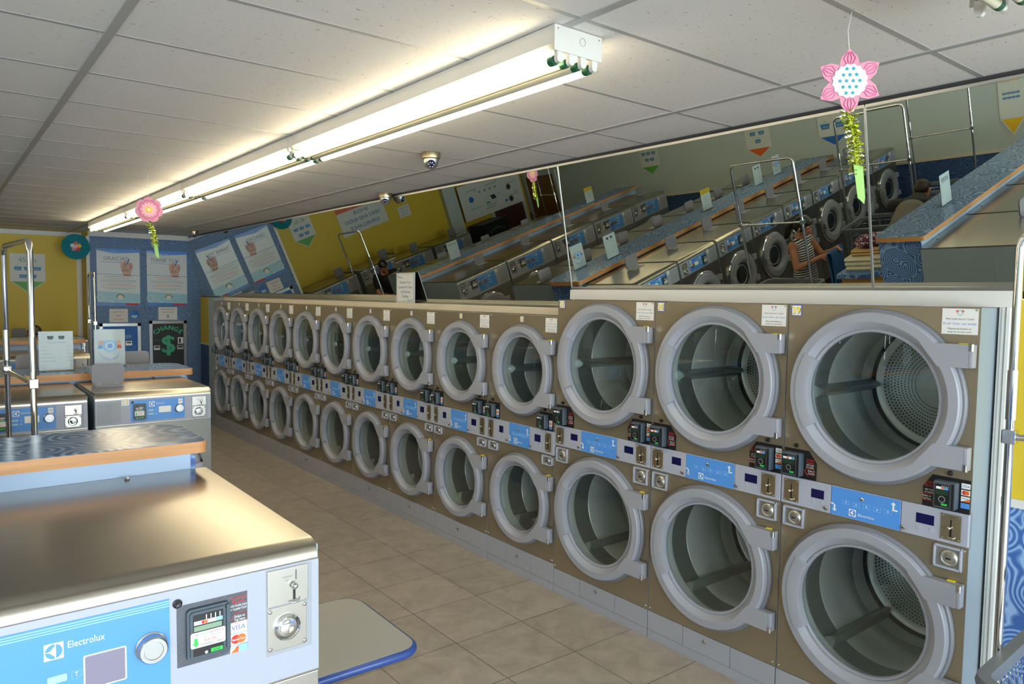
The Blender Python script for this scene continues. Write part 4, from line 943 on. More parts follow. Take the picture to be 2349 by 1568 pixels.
flower(2.405, 1.268, 2.800, .103, 1, 'pink paper flower with a white and teal centre, hanging near the mirror on the right', R(-48))
flower(1.40, 6.57, 2.735, .112, 0, 'pink paper flower with a yellow centre, hanging in front of the ceiling lamps', R(-12))
def paper_fan(name, x, y, z, r, m, lab, rz, blossoms):
    t = thing(name, lab, 'paper fan', (x, y, z), rz); b = MB(); n = 56; vs = [(0, 0, 0)]
    for i in range(n*2): a = 2*PI*i/(2*n); d = -.012 if i % 2 else .006; k = 1 if i % 2 else .95; vs.append((r*k*cos(a), d, r*k*sin(a)))
    b.add(vs, [(0, i+1, (i+1) % (2*n)+1) for i in range(2*n)], m); b.lathe([(r*.25, 0), (r*.25, .012), (0, .012)], (0, 0, 0), 'y', m, 20); b.build('pleats', t, 0)
    f = MB()
    for i, c in enumerate(blossoms):
        a = 2*PI*i/5+.3; px, pz = r*.24*cos(a), r*.24*sin(a)
        if i == 5: px = pz = 0
        f.prism([(px+r*.15*(1+.18*cos(5*q))*cos(q), pz+r*.15*(1+.18*cos(5*q))*sin(q)) for q in [2*PI*j/30 for j in range(30)]], 'y', -.024-.002*i, -.014, c)
    if blossoms: f.build('blossoms', t, 0)
paper_fan('paper_fan', 1.80, YB-.05, 2.76, .205, 'teal', 'teal pleated paper fan with small flowers on the yellow wall corner', 0, ['sign_yellow', 'coral', 'sign_white', 'pink', 'ink_red', 'pink_pale'])
paper_fan('paper_fan', XL+.03, 12.6, 2.2, .2, 'green_paper', 'green pleated paper fan high above the brown side door', PI/2, [])
# ------------------------------------------------------------------ signs and posters (built facing -y, then turned)
def basket_icon(b, x, z, s, y, m='sign_blue'):
    b.flat([(x-s*.42, z-s*.3), (x+s*.42, z-s*.3), (x+s*.5, z+s*.22), (x-s*.5, z+s*.22)], y, m); b.flat([(x-s*.55, z+s*.12), (x+s*.55, z+s*.12), (x+s*.55, z+s*.27), (x-s*.55, z+s*.27)], y-.0003, 'teal')
    for i in range(4): b.flat([(x-s*.30+s*.17*i, z-s*.2), (x-s*.24+s*.17*i, z-s*.2), (x-s*.24+s*.17*i, z+s*.06), (x-s*.30+s*.17*i, z+s*.06)], y-.0004, 'paper')
    b.tube([(x-s*.25, y-.0004, z+s*.27), (x, y-.0004, z+s*.62), (x+s*.25, y-.0004, z+s*.27)], s*.018, 'ink_grey', 4)
def weight_sign(loc, rz, txt, m, n, tip, lab, w_=.48, body=.50):
    t = thing('weight_sign', lab, 'wall sign', loc, rz, 'pennant weight signs'); h = w_/2
    MB().prism([(-h, 0), (0, -tip), (h, 0), (h, body), (-h, body)], 'y', -.006, 0, 'sign_white').build('board', t, 0)
    p = MB(); e = .022; k = tip*(h-e)/h
    p.flat([(-h+e, -.004), (0, -k), (h-e, -.004)], -.0066, m); tp = p.build('coloured_tip', t, 0)
    q = MB(); q.text(txt, 0, body-.10 if w_ > .4 else body-.22, .075 if w_ > .4 else .06, m, -.0066, w_*.72)
    rows = {5: [(-1, 0), (0, 0), (1, 0), (-.5, 1), (.5, 1)], 3: [(-.6, 0), (.6, 0), (0, 1)], 2: [(-.6, .5), (.6, .5)], 8: [(-1.2, 0), (-.4, 0), (.4, 0), (1.2, 0), (-1.2, 1), (-.4, 1), (.4, 1), (1.2, 1)]}[n]
    s = {5: .10, 3: .11, 2: .15, 8: .05}[n]
    for a, r in rows: basket_icon(q, a*s*1.32, (body-.24 if w_ > .4 else body-.40)-r*s*1.25, s, -.0066)
    q.build('sign_print', t, 0)
weight_sign((1.214, YB2-.001, 2.205), 0, '45 lbs', 'sign_green', 5, .19, 'white 45 lbs pennant sign with a green tip on the yellow back wall', .478, .445)
for y, txt, m, n, tip, zz, lab in ((10.12, '45 lbs', 'sign_green', 5, .18, 1.70, 'white pennant sign with five baskets and green tip on the sage wall'), (7.63, '30 lbs', 'orange', 3, .17, 1.70, 'white pennant sign with three baskets and orange tip on the sage wall'),
                           (6.26, '20 lbs', 'sign_blue', 2, .17, 1.70, 'white pennant sign with two baskets and blue tip on the sage wall'), (3.86, '80 lbs', 'sign_yellow', 8, .25, 1.50, 'white pennant sign with eight baskets and yellow tip on the sage wall')):
    weight_sign((XL+.002, y, zz), PI/2, txt, m, n, tip, lab, .31 if n == 8 else .48, .74 if n == 8 else .50)
def board_sign(name, lab, cat, loc, rz, w_, h, lines, base='sign_white', head=None):
    t = thing(name, lab, cat, loc, rz); MB().box(-w_/2, -.006, 0, w_/2, 0, h, base).build('board', t, 0)
    q = MB()
    if head: q.flat([(-w_/2, h-head[0]), (w_/2, h-head[0]), (w_/2, h), (-w_/2, h)], -.0064, head[1])
    for tx, x, z, hh, m, wd in lines: q.text(tx, x, z, hh, m, -.0068, wd)
    q.build('sign_print', t, 0); return t
board_sign('notice_sign', 'large 24 hour video and audio surveillance notice with an orange header', 'wall sign', (-.14, YB2-.001, 1.91), 0, 1.12, .69, [('NOTICE', 0, .585, .10, 'sign_white', .5), ('24 HOUR', 0, .405, .075, 'ink_blue', .36), ('VIDEO AND AUDIO', 0, .265, .075, 'ink_blue', .88), ('SURVEILLANCE', 0, .115, .075, 'ink_blue', .72)], head=(.20, 'coral'))
board_sign('rules_sign', 'small white sign with a dark border high on the yellow wall', 'wall sign', (-1.42, YB2-.001, 2.0), 0, .30, .24, [('NO LOITERING', 0, .19, .022, 'ink', .22), ('Customers only', 0, .13, .018, 'ink', .2), ('Do not leave', 0, .09, .018, 'ink', .18), ('laundry unattended', 0, .05, .018, 'ink', .22)])
board_sign('price_board', 'white price board at the right end of the sage wall', 'wall sign', (XL+.002, 3.42, 1.36), PI/2, .34, .86, [('PRICES', 0, .74, .05, 'ink_blue', .22), ('Wash', 0, .58, .035, 'ink', .12), ('Dry', 0, .46, .035, 'ink', .09)])
def instruction_board():
    t = board_sign('instruction_board', 'wide white washing instruction board with numbered pictures', 'wall sign', (-3.76, YB2-.16, 1.42), 0, 1.86, .82, [('1', -.75, .60, .06, 'ink_blue', None), ('2', -.2, .70, .06, 'ink_blue', None), ('3', .45, .62, .06, 'ink_blue', None), ('4', -.75, .30, .06, 'ink_blue', None), ('5', -.2, .38, .05, 'ink_blue', None)])
    q = MB()
    for x, z in ((-.55, .45), (-.55, .16)): q.flat(arc(x, z, .075, 0, 2*PI, 24)[:-1], -.0068, 'ink_grey'); q.flat(arc(x, z, .055, 0, 2*PI, 24)[:-1], -.0072, 'ink')
    q.flat([(-.45, .16), (-.36, .20), (-.36, .12)], -.0072, 'sign_blue')
    for i in range(4): q.flat(arc(-.15+.16*i, .56, .03, 0, 2*PI, 12)[:-1], -.0068, 'ink_grey')
    q.flat([(-.12, .30), (.02, .30), (.06, .40), (-.08, .40)], -.0068, 'ink'); q.flat([(.10, .24), (.22, .24), (.22, .28), (.10, .28)], -.0068, 'green'); q.flat(arc(.62, .45, .07, 0, 2*PI, 16)[:-1], -.0068, 'sign_blue'); q.flat(arc(-.72, .72, .06, 0, 2*PI, 16)[:-1], -.0068, 'coral')
    for x, z in ((-.72, .54), (-.72, .25), (-.1, .66), (.0, .2), (.5, .66), (.5, .24), (.05, .14)): 
        for i in range(2): q.flat([(x-.1, z-.02*i), (x+.22, z-.02*i), (x+.22, z-.02*i+.008), (x-.1, z-.02*i+.008)], -.0068, 'ink_grey')
    q.build('board_pictures', t, 0)
instruction_board()
def poster(x, title, lab):
    w_, h = .635, .93; t = thing('poster', lab, 'poster', (x, YB-.001, 1.825), 0, 'thank-you posters on the blue wall')
    MB().box(-w_/2, -.003, 0, w_/2, 0, h, 'poster').build('sheet', t, 0)
    q = MB(); y = -.0034; W2 = w_/2
    q.flat([(-W2, h), (-W2, h-.03), (-.06, h-.075), (W2, h-.045), (W2, h)], y, 'poster_blue'); q.flat([(-W2+.02, h), (.05, h-.062), (W2, h-.03), (W2, h)], y-.0003, 'blue')
    q.text(title, -.04, h-.155, .062, 'ink_grey', y, .44); q.flat([(-W2+.06, h-.215), (.13, h-.225), (.13, h-.219), (-W2+.06, h-.209)], y, 'poster_blue')
    q.flat([(-W2, .515), (W2, .50), (W2, .507), (-W2, .522)], y, 'poster_blue')
    # printed fist holding a marker
    hx, hz = .12, h-.31
    q.flat([(hx-.045, hz-.13), (hx+.055, hz-.13), (hx+.075, hz-.03), (hx+.095, hz+.03), (hx+.085, hz+.075), (hx-.06, hz+.085), (hx-.085, hz+.02), (hx-.075, hz-.05)], y, 'skin_print')
    for i in range(4):
        fx = hx-.068+.044*i; fz = hz+.075-.012*abs(i-1); q.prism(rrect(fx-.021, fz-.075, fx+.020, fz+.045, .020), 'y', y-.0006-.0002*i, y, 'ink_skin' if i % 2 else 'skin_print'); q.flat(arc(fx, fz+.020, .012, 0, 2*PI, 10)[:-1], y-.0016, 'pink_pale')
    q.prism(rrect(hx-.075, hz-.055, hx+.035, hz-.012, .020), 'y', y-.0018, y, 'ink_skin'); q.flat([(hx+.0, hz+.06), (hx+.016, hz+.06), (hx+.045, hz+.155), (hx+.029, hz+.16)], y-.002, 'sign_blue')
    for i, (z, m, wd) in enumerate(((.475, 'soft_red', .42), (.445, 'soft_grey', .30), (.415, 'soft_grey', .52), (.392, 'soft_grey', .52), (.355, 'soft_red', .36), (.33, 'soft_red', .5), (.29, 'soft_grey', .46), (.27, 'soft_grey', .28))): q.flat([(-wd/2, z), (wd/2, z), (wd/2, z+.007), (-wd/2, z+.007)], y, m)
    q.flat([(-W2, 0), (W2, 0), (W2, .20), (-W2, .24)], y, 'poster_aqua')
    for x0, z0, r, m in ((-.27, .13, .055, 'poster'), (-.27, .13, .045, 'poster_aqua'), (-.17, .08, .035, 'poster'), (-.17, .08, .028, 'poster_aqua'), (-.1, .06, .02, 'poster')): q.flat(arc(x0, z0, r, 0, 2*PI, 20)[:-1], y-.0003-r*.001*(m == 'poster_aqua')-.0002*(m == 'poster_aqua'), m)
    q.flat(arc(.02, .13, .07, .2, PI-.2, 14), y-.0003, 'sign_green'); q.flat(arc(.02, .135, .055, .1, PI-.1, 14), y-.0006, 'coral'); q.flat(arc(.02, .14, .04, 0, 2*PI, 16)[:-1], y-.0009, 'poster')
    q.flat([(-W2, .0), (W2, .0), (W2, .04), (-W2, .06)], y-.001, 'poster_blue'); q.flat([(.10, .012), (.29, .012), (.29, .042), (.10, .042)], y-.0013, 'ink_red')
    q.build('poster_print', t, 0)
poster(2.412, 'GRACIAS', 'poster titled GRACIAS with a printed fist on the blue wall'); poster(3.155, 'THANK YOU', 'poster titled THANK YOU with a printed fist, beside the corner')
def paper(x, z, w_, h, lines, lab): return board_sign('paper_notice', lab, 'paper sign', (x, YB-.001, z), 0, w_, h, lines, 'paper')
paper(2.40, 1.553, .275, .222, [('INSERT BILLS', 0, .17, .020, 'ink_red', .22), ('HERE', 0, .11, .022, 'ink_red', .1), ('NO COINS', 0, .05, .022, 'ink_red', .14)], 'white paper notice with red lettering over the blue dispenser')
paper(3.155, 1.588, .300, .217, [('CHANGE MACHINE', 0, .18, .018, 'ink', .25), ('ONLY $1 $5 $10', 0, .13, .018, 'ink', .24), ('$', 0, .06, .05, 'ink', None)], 'white paper notice with black lettering over the change machine')
o = MB().lathe([(.068, 0), (.068, -.004), (.06, -.006), (0, -.006)], (0, 0, 0), 'y', 'sign_blue', 28); o.flat(arc(0, -.01, .05, PI, 2*PI, 14), -.0066, 'poster_aqua'); tag(o.build('round_sticker', loc=(2.634, YB-.001, 1.68)), 'round blue sticker beside the red-lettered notice', 'sticker')
def wall_machine(x0, x1, z0, z1, kind):
    lab = 'black CHANGE machine with a green dollar sign in an aluminium frame' if kind == 'change' else 'blue bill dispenser machine in an aluminium frame'
    t = thing('change_machine' if kind == 'change' else 'bill_dispenser', lab, 'machine', ((x0+x1)/2, YB, z0)); w_ = x1-x0; h = z1-z0; f = .055; y = -.03
    b = MB()
    for q in ((-w_/2, 0, -w_/2+f, h), (w_/2-f, 0, w_/2, h), (-w_/2, h-f, w_/2, h), (-w_/2, 0, w_/2, f)): b.box(q[0], y, q[1], q[2], .002, q[3], 'alu', .004)
    b.build('frame', t, 0); m = 'machine_black' if kind == 'change' else 'sign_blue'
    MB().box(-w_/2+f, y+.012, f, w_/2-f, .001, h-f, m).build('front_panel', t, 0)
    p = MB(); yy = y+.0112
    if kind == 'change':
        for i, ch in enumerate('CHANGE'):
            a = R(128-15.2*i); r = .34; [p.text(ch, r*cos(a)*.95+dx, h-.46+r*sin(a), .075, 'mint', yy-.0003*(dx+.01)*100, None, 'C', a-PI/2) for dx in (-.005, 0, .005)]
        [p.text('$', dx, h-.40, .30, 'mint', yy-.0003*(dx+.02)*100) for dx in (-.012, 0, .012)]
        p.flat([(.15, h-.40), (.24, h-.40), (.24, h-.29), (.15, h-.29)], yy, 'paper'); p.flat([(.17, h-.385), (.20, h-.385), (.20, h-.31), (.17, h-.31)], yy-.0004, 'ink'); p.flat([(.17, h-.46), (.20, h-.43), (.22, h-.43), (.19, h-.47)], yy-.0004, 'ink_red')
        p.flat([(-.23, h-.33), (-.12, h-.33), (-.12, h-.325), (-.23, h-.325)], yy, 'mint')
    else:
        p.text('BILL', 0, h-.145, .055, 'poster_aqua', yy, .18); p.text('DISPENSER', -.01, h-.225, .055, 'poster_aqua', yy, .36)
        for i in range(5): p.flat([(-.24, h-.40-.03*i), (.0, h-.33-.04*i), (.24, h-.38-.03*i), (.24, h-.388-.03*i), (.0, h-.345-.04*i), (-.24, h-.41-.03*i)], yy-.0002*i, 'blue')
        p.tube([(-.12, yy, h-.46), (-.08, yy, h-.46), (-.08, yy, h-.52), (-.12, yy, h-.52)], .004, 'ink_blue', 4, True)
    p.build('panel_print', t, 0)
    for sx in ((-1, 1) if kind == 'change' else (1,)):
        s = MB(); cx = sx*.185 if kind == 'change' else .12; cz = h-.46 if kind == 'change' else h-.335
        s.box(cx-.05, yy-.02, cz-.04, cx+.05, yy, cz+.04, 'steel', .004); s.box(cx-.035, yy-.024, cz+.0, cx+.035, yy-.018, cz+.025, 'black'); s.build('bill_slot', t, 0)
wall_machine(2.852, 3.455, .66, 1.575, 'change'); wall_machine(2.108, 2.728, .66, 1.540, 'bill')
def standing_change_machine():
    t = thing('change_machine', 'free-standing black change machine beside the dark doors', 'machine', (-3.2, 13.75, 0)); b = MB(); b.box(-.36, -.3, 0, .36, .3, 1.32, 'machine_black', .01); b.build('cabinet', t, 0)
    p = MB()
    for i, ch in enumerate('CHANGE'): a = R(125-14*i); p.text(ch, .34*cos(a), .82+.34*sin(a), .06, 'mint', -.3012, None, 'C', a-PI/2)
    p.flat(arc(.0, .95, .08, PI, 2*PI, 12), -.3012, 'mint'); p.build('panel_print', t, 0)
    for x in (-.1, .1): MB().lathe([(.05, -.30), (.05, -.315), (.03, -.32), (0, -.318)], (x, 0, .78), 'y', 'steel', 20).build('coin_cup', t)
standing_change_machine()
def room_door(n, loc, rz, w_, h, m):
    b = MB(); b.box(-w_/2-.09, -.03, 0, -w_/2, 0, h+.09, 'green_grey'); b.box(w_/2, -.03, 0, w_/2+.09, 0, h+.09, 'green_grey'); b.box(-w_/2, -.03, h, w_/2, 0, h+.09, 'green_grey'); o = struct(b.build('door_%d' % n, smooth=0)); o.location = loc; o.rotation_euler = (0, 0, rz)
    MB().box(-w_/2, -.02, 0, w_/2, 0, h, m, .004).build('door_leaf', o, 0); k = MB(); k.lathe([(.012, -.02), (.012, -.05), (.028, -.06), (.030, -.08), (.016, -.092), (0, -.092)], (w_/2-.07, 0, 1.0), 'y', 'coin_plate', 18); k.build('door_knob', o, 40)
room_door(1, (-4.27, YB2, 0), 0, .92, 2.0, 'door_red'); room_door(2, (XL, 13.52, 0), PI/2, .98, 1.92, 'door_brown')
# "please" sign standing on the ledge against the mirror
t = board_sign('please_sign', 'white please remove your laundry sign standing against the mirror', 'sign', (3.572, 6.195, 1.998), -PI/2, .345, .285, [('Please...', -.09, .245, .022, 'ink_blue', .10), ('Remove Your', 0, .195, .026, 'ink_blue', .22), ('Laundry As Soon', 0, .150, .026, 'ink_blue', .29), ('As Machine', 0, .105, .026, 'ink_blue', .20), ('Finishes', 0, .062, .026, 'ink_blue', .15), ('Thank You!', .09, .024, .018, 'ink_blue', .10)])
b = MB(); b.tube([(p[0], -.0066, p[1]) for p in rrect(-.162, .010, .162, .275, .02)], .0016, 'ink_blue', 4, True); b.build('sign_border', t, 0)

# ------------------------------------------------------------------ cards in acrylic stands on the counters
def card(x, y, z, kind, n, lab, rz=0, w_=.216, h=.285):
    t = thing('price_card' if kind != 'logo' else 'logo_card', lab, 'table sign', (x, y, z), rz, 'cards in clear stands on the counters')
    a = MB(); a.box(-w_/2-.004, -.003, .0, w_/2+.004, -.0005, h+.012, 'acrylic'); a.box(-w_/2-.004, .0025, .0, w_/2+.004, .005, h+.012, 'acrylic'); a.box(-w_/2-.004, -.05, 0, w_/2+.004, .06, .003, 'acrylic'); a.build('acrylic_stand', t, 0)
    MB().box(-w_/2, -.0003, .008, w_/2, .002, h+.008, 'paper').build('card_sheet', t, 0)
    q = MB(); y = -.0032; k = -.0004
    y = -.00045
    if kind == 'price':
        per = n if n <= 5 else n//2; rws = 1 if n <= 5 else 2
        for r in range(rws):
            for i in range(per):
                s = .040 if n < 4 else .022; sx = (i-(per-1)/2)*s*1.75; sz = h-.035-r*s*.9
                q.flat([(sx-s*.40, sz-s*.36), (sx+s*.40, sz-s*.36), (sx+s*.52, sz+s*.26), (sx-s*.52, sz+s*.26)], y, 'ink')
        zt = h-.072; q.text('%d X Load - Lavado' % n, 0, zt, .0115, 'blue', y, .135)
        for i, (a1, p) in enumerate((('Cold / Frio', '$ 7.75'), ('Warm / Tibia', '$ 8.00'), ('Hot / Caliente', '$ 8.25'), ('Pre-Wash / Prelavado', '$ 0.75'), ('Extra Rinse / Enjuague', '$ 0.50'))):
            zz = zt-.030-.0265*i; q.text(a1, -w_*.45, zz, .0075, 'ink_grey', y, .045+.008*(len(a1)-10) if len(a1) > 12 else .05, 'L'); q.text(p, w_*.44, zz, .0075, 'ink_grey', y, .034, 'R')
        for i, (a1, m) in enumerate((('Options:', 'blue'), ('Super Wash', 'ink_grey'), ('Add a cycle', 'ink_grey'))): q.text(a1, -w_*.45, .05-.013*i, .006, m, y, None, 'L')
    elif kind == 'yellow':
        q.flat([(-w_/2, h-.06), (w_/2, h-.06), (w_/2, h+.006), (-w_/2, h+.006)], y, 'sign_yellow'); q.text('No dejes', 0, h-.028, .022, 'coral', y-.0004, .15)
        for i, (tx, wd) in enumerate((('Please remove', .13), ('your clothes from', .16), ('the machine', .12))): q.text(tx, 0, h-.10-.03*i, .011, 'ink', y, wd)
    else:
        q.flat(arc(0, h*.56, .05, 0, 2*PI, 24)[:-1], y, 'poster_aqua'); q.prism(rrect(-.048, h*.46, .048, h*.72, .012), 'y', y-.0003, y, 'blue_pale'); q.flat(arc(0, h*.57, .030, 0, 2*PI, 24)[:-1], y-.0006, 'paper'); q.flat(arc(0, h*.57, .020, 0, 2*PI, 20)[:-1], y-.0009, 'blue')
        for s in (-1, 1): q.flat(arc(s*.062, h*.66, .020, 0, 2*PI, 16)[:-1], y-.0004, 'skin_print'); q.flat([(s*.05, h*.50), (s*.085, h*.50), (s*.078, h*.60), (s*.052, h*.60)], y-.0002, 'coral' if s > 0 else 'blue')
        for i in range(11): a = R(208+124*i/10); q.text('LAUNDROMAT!'[i], .082*cos(a), h*.56+.105*sin(a), .018, 'blue', y, None, 'C', a+PI/2)
    q.build('card_print', t, 0)
card(.700, 6.30, 1.478, 'price', 2, 'price card with two baskets on the middle counter, left of the logo card'); card(1.085, 6.50, 1.478, 'logo', 0, 'glossy laundry logo card on the middle counter, behind the raised grey soap lid')
card(-.25, 2.95, 1.54, 'price', 8, 'price card with eight baskets on the front counter'); card(-1.38, 6.35, 1.478, 'yellow', 0, 'yellow-topped card on the middle counter')
card(-2.70, 6.35, 1.478, 'price', 2, 'price card with two baskets far along the middle counter, by the sage wall'); card(-3.35, 6.42, 1.478, 'logo', 0, 'laundry logo card at the wall end of the middle counter')
card(.46, 9.98, 1.507, 'price', 5, 'price card with five baskets at the open end of the far counter'); card(-2.85, 10.0, 1.507, 'yellow', 0, 'yellow-topped card on the far counter')

# ------------------------------------------------------------------ wire laundry carts with hanging racks
def make_cart():
    t = thing('laundry_cart', '', 'laundry cart'); wx, ly, zr, zb = .28, .34, .92, .42
    rim = [(p[0], p[1], zr) for p in rrect(-wx, -ly, wx, ly, .07, 6)]
    b = MB(); k = len(rim); prof = [(-.018, -.022), (.018, -.022), (.024, 0), (.018, .022), (-.018, .022)]; vs = []; fs = []
    for i in range(k):
        p = Vector(rim[i]); d = (Vector(rim[(i+1) % k])-Vector(rim[i-1])).normalized(); n = Vector((d.y, -d.x, 0))
        for a, c in prof: vs.append(p+n*a+Vector((0, 0, c)))
    m = len(prof); fs = [(i*m+a, i*m+(a+1) % m, ((i+1) % k)*m+(a+1) % m, ((i+1) % k)*m+a) for i in range(k) for a in range(m)]
    b.add(vs, fs, 'cart_grey'); b.build('bumper_rim', t, 40)
    w_ = MB(); bot = [(p[0]*.86, p[1]*.86) for p in rrect(-wx, -ly, wx, ly, .07, 6)]
    def wall_pt(i, s): a = rim[i % k]; c = bot[i % k]; return (a[0]+(c[0]-a[0])*s, a[1]+(c[1]-a[1])*s, zr+(zb-zr)*s)
    for s in (.12, .3, .5, .7, .88, 1.0): w_.tube([wall_pt(i, s) for i in range(k)], .0028 if s < 1 else .004, 'chrome', 5, True)
    def edge_pt(u, s):   # u along the perimeter
        i = u*k; a = Vector(wall_pt(int(i), s)); c = Vector(wall_pt(int(i)+1, s)); return a.lerp(c, i-int(i))
    per = [0]
    for i in range(k): per.append(per[-1]+(Vector(rim[i])-Vector(rim[(i+1) % k])).length)
    nw = 64; j = 0
    for q in range(nw):
        L = per[-1]*q/nw
        while per[j+1] < L: j += 1
        u = (j+(L-per[j])/(per[j+1]-per[j]))/k; w_.tube([edge_pt(u, 0), edge_pt(u, 1)], .0018, 'chrome', 4)
    for i in range(9): x = -wx*.84+wx*1.68*i/8; w_.tube([(x, -ly*.86, zb), (x, ly*.86, zb)], .002, 'chrome', 4)
    w_.build('wire_basket', t, 60)
    f = MB()
    for sx in (-1, 1): f.tube([(sx*wx*.8, -ly*.86, zb-.01), (sx*wx*.8, ly*.86, zb-.01)], .011, 'chrome', 8)
    for sx in (-1, 1):
        for sy in (-1, 1): f.tube([(sx*wx*.8, sy*ly*.8, zb), (sx*wx*.95, sy*ly*.95, .13)], .011, 'chrome', 8)
    for sy in (-1, 1): f.tube([(-wx*.95, sy*ly*.95, .14), (wx*.95, sy*ly*.95, .14)], .010, 'chrome', 8)
    f.build('chassis', t, 60)
    for sx in (-1, 1):
        for sy in (-1, 1):
            x, y = sx*wx*.95, sy*ly*.95; c = MB(); c.cyl((x, y+.02, .062), .062, -.014, .014, 'x', 'rubber', 20); c.cyl((x, y+.02, .062), .02, -.018, .018, 'x', 'alu', 12); c.box(x-.022, y-.01, .06, x-.017, y+.045, .135, 'chrome'); c.box(x+.017, y-.01, .06, x+.022, y+.045, .135, 'chrome'); c.box(x-.022, y-.01, .128, x+.022, y+.045, .135, 'chrome'); c.build('caster', t, 40)
    r = MB(); h = 2.30; y = ly+.028
    r.tube([(0, -y, zb), (0, -y, h-.05)]+[(0, -y+.05-.05*cos(a), h-.05+.05*sin(a)) for a in (R(30), R(60), R(90))]+[(0, y-.05+.05*sin(a), h-.05+.05*cos(a)) for a in (0, R(30), R(60), R(90))]+[(0, y, zb)], .0135, 'chrome', 10); rk = r.build('hanging_rack', t, 60)
    for s in (-1, 1):
        MB().cyl((0, s*y, 0), .0165, 1.70, 1.86, 'z', 'chrome', 12).build('rack_sleeve', rk, 60)
    c = MB(); c.tube([(0, -y, 1.645), (0, y, 1.645)], .011, 'chrome', 8); c.build('cross_bar', rk, 60)
    for s in (-1, 1): c = MB(); c.box(-.02, s*y-.02, 1.622, .02, s*y+.02, 1.668, 'chrome', .004); c.build('bracket', rk, 0)
    return t
K = make_cart(); K.location = (.325, 4.36, 0); K.rotation_euler = (0, 0, R(4)); tag(K, 'wire laundry cart, its tall rack posts at the left edge behind the front counter', 'laundry cart', 'wire laundry carts with racks')
dup(K, (2.74, .485, 0), R(2), 'grey-rimmed wire laundry cart at the lower right corner beside the yellow wall'); dup(K, (-2.1, 4.42, 0), R(0), 'wire laundry cart with rack far along the aisle behind the front counter')
dup(K, (-3.65, 4.3, 0), R(-4), 'wire laundry cart with rack nearest to the sage wall'); dup(K, (1.68, 11.30, 0), R(-3), 'wire laundry cart with rack at the end of the far counter, before the blue wall'); dup(K, (-3.6, 11.95, 0), R(20), 'wire laundry cart with rack in the far aisle near the brown door')

# ------------------------------------------------------------------ towels on the folding table
def folded(name, x, y, z, w_, d, h, m, lab, n=1, cat='towel'):
    b = MB(); rnd = random.Random(hash(lab) % 99)
    for i in range(n):
        z0, z1 = z+h*i/n, z+h*(i+1)/n-.002; r = (z1-z0)*.48
        prof = arc(x-w_/2+r, (z0+z1)/2, r, PI/2, 1.5*PI, 8)+[(x+w_/2-.01, z0), (x+w_/2+rnd.uniform(-.005, .008), (z0+z1)/2), (x+w_/2-.01, z1)]
        b.prism(prof, 'y', y-d/2+rnd.uniform(-.006, .006), y+d/2, m)
    tag(b.build(name, smooth=50), lab, cat, 'folded laundry on the blue table')
TX, TY, TZ = .22, 3.46, 1.121
folded('folded_blanket', TX, TY, TZ, .30, .30, .045, 'towel_white', 'flat cream towel at the bottom of the folded stack'); folded('folded_blanket', TX, TY, TZ+.046, .30, .31, .085, 'towel_white', 'thick cream blanket folded over in the stack', 2)
folded('folded_towel', TX-.03, TY-.01, TZ+.132, .24, .24, .06, 'towel_tan', 'tan towel lying on the cream blanket', 2)
b = MB(); bm_ = bmesh.new(); bmesh.ops.create_icosphere(bm_, subdivisions=4, radius=1)
for q in bm_.verts: k = 1+.10*sin(9*q.co.x+3*q.co.z)*cos(7*q.co.y)+.07*sin(17*q.co.z); q.co = Vector((TX-.03+q.co.x*.115*k, TY-.01+q.co.y*.11*k, TZ+.193+.055+max(-.054, q.co.z*.055*k)))
b.bm(bm_, 'floral'); tag(b.build('folded_cloth', smooth=180), 'dark red floral cloth bundled on top of the folded stack', 'cloth', 'folded laundry on the blue table')

# ------------------------------------------------------------------ people (seen in the mirrors)
def capsule(b, p, q, r0, r1, sx=1., n=14, side=None):
    """closed tapered limb; side: axis that is widened by sx"""
    p, q = Vector(p), Vector(q); d = q-p; L = d.length; d = d.normalized(); u = Vector(side) if side else d.orthogonal(); u = (u-d*u.dot(d)).normalized(); v = d.cross(u); rings = []
    prof = [(-r0*cos(a), r0*sin(a)) for a in [PI/2*i/4 for i in range(1, 5)]]+[(L+r1*sin(a), r1*cos(a)) for a in [PI/2*i/4 for i in range(0, 4)]]
    vs = [p-d*r0]; 
    for h, r in prof:
        for i in range(n): t = 2*PI*i/n; vs.append(p+d*h+u*(r*sx*cos(t))+v*(r*sin(t)))
    vs.append(q+d*r1); k = len(prof); fs = [(0, 1+(i+1) % n, 1+i) for i in range(n)]+[(1+j*n+i, 1+j*n+(i+1) % n, 1+(j+1)*n+(i+1) % n, 1+(j+1)*n+i) for j in range(k-1) for i in range(n)]+[(1+(k-1)*n+i, 1+(k-1)*n+(i+1) % n, len(vs)-1) for i in range(n)]
    b.add(vs, fs, 'skin')
def fuse(b, name, m, parent, vox=.009, smooth=6):
    """voxel-fuses overlapping limbs into one continuous surface"""
    tmp = b.build('body_form', None, 0); md = tmp.modifiers.new('r', 'REMESH'); md.mode = 'VOXEL'; md.voxel_size = vox; sm = tmp.modifiers.new('s', 'SMOOTH'); sm.iterations = smooth; sm.factor = .5
    dg = bpy.context.evaluated_depsgraph_get(); dg.update(); me = bpy.data.meshes.new_from_object(tmp.evaluated_get(dg)); bpy.data.objects.remove(tmp)
    me.materials.clear(); me.materials.append(M[m]); me.polygons.foreach_set('use_smooth', [True]*len(me.polygons)); me.name = name
    o = bpy.data.objects.new(name, me); COL.objects.link(o); o.parent = parent; return o
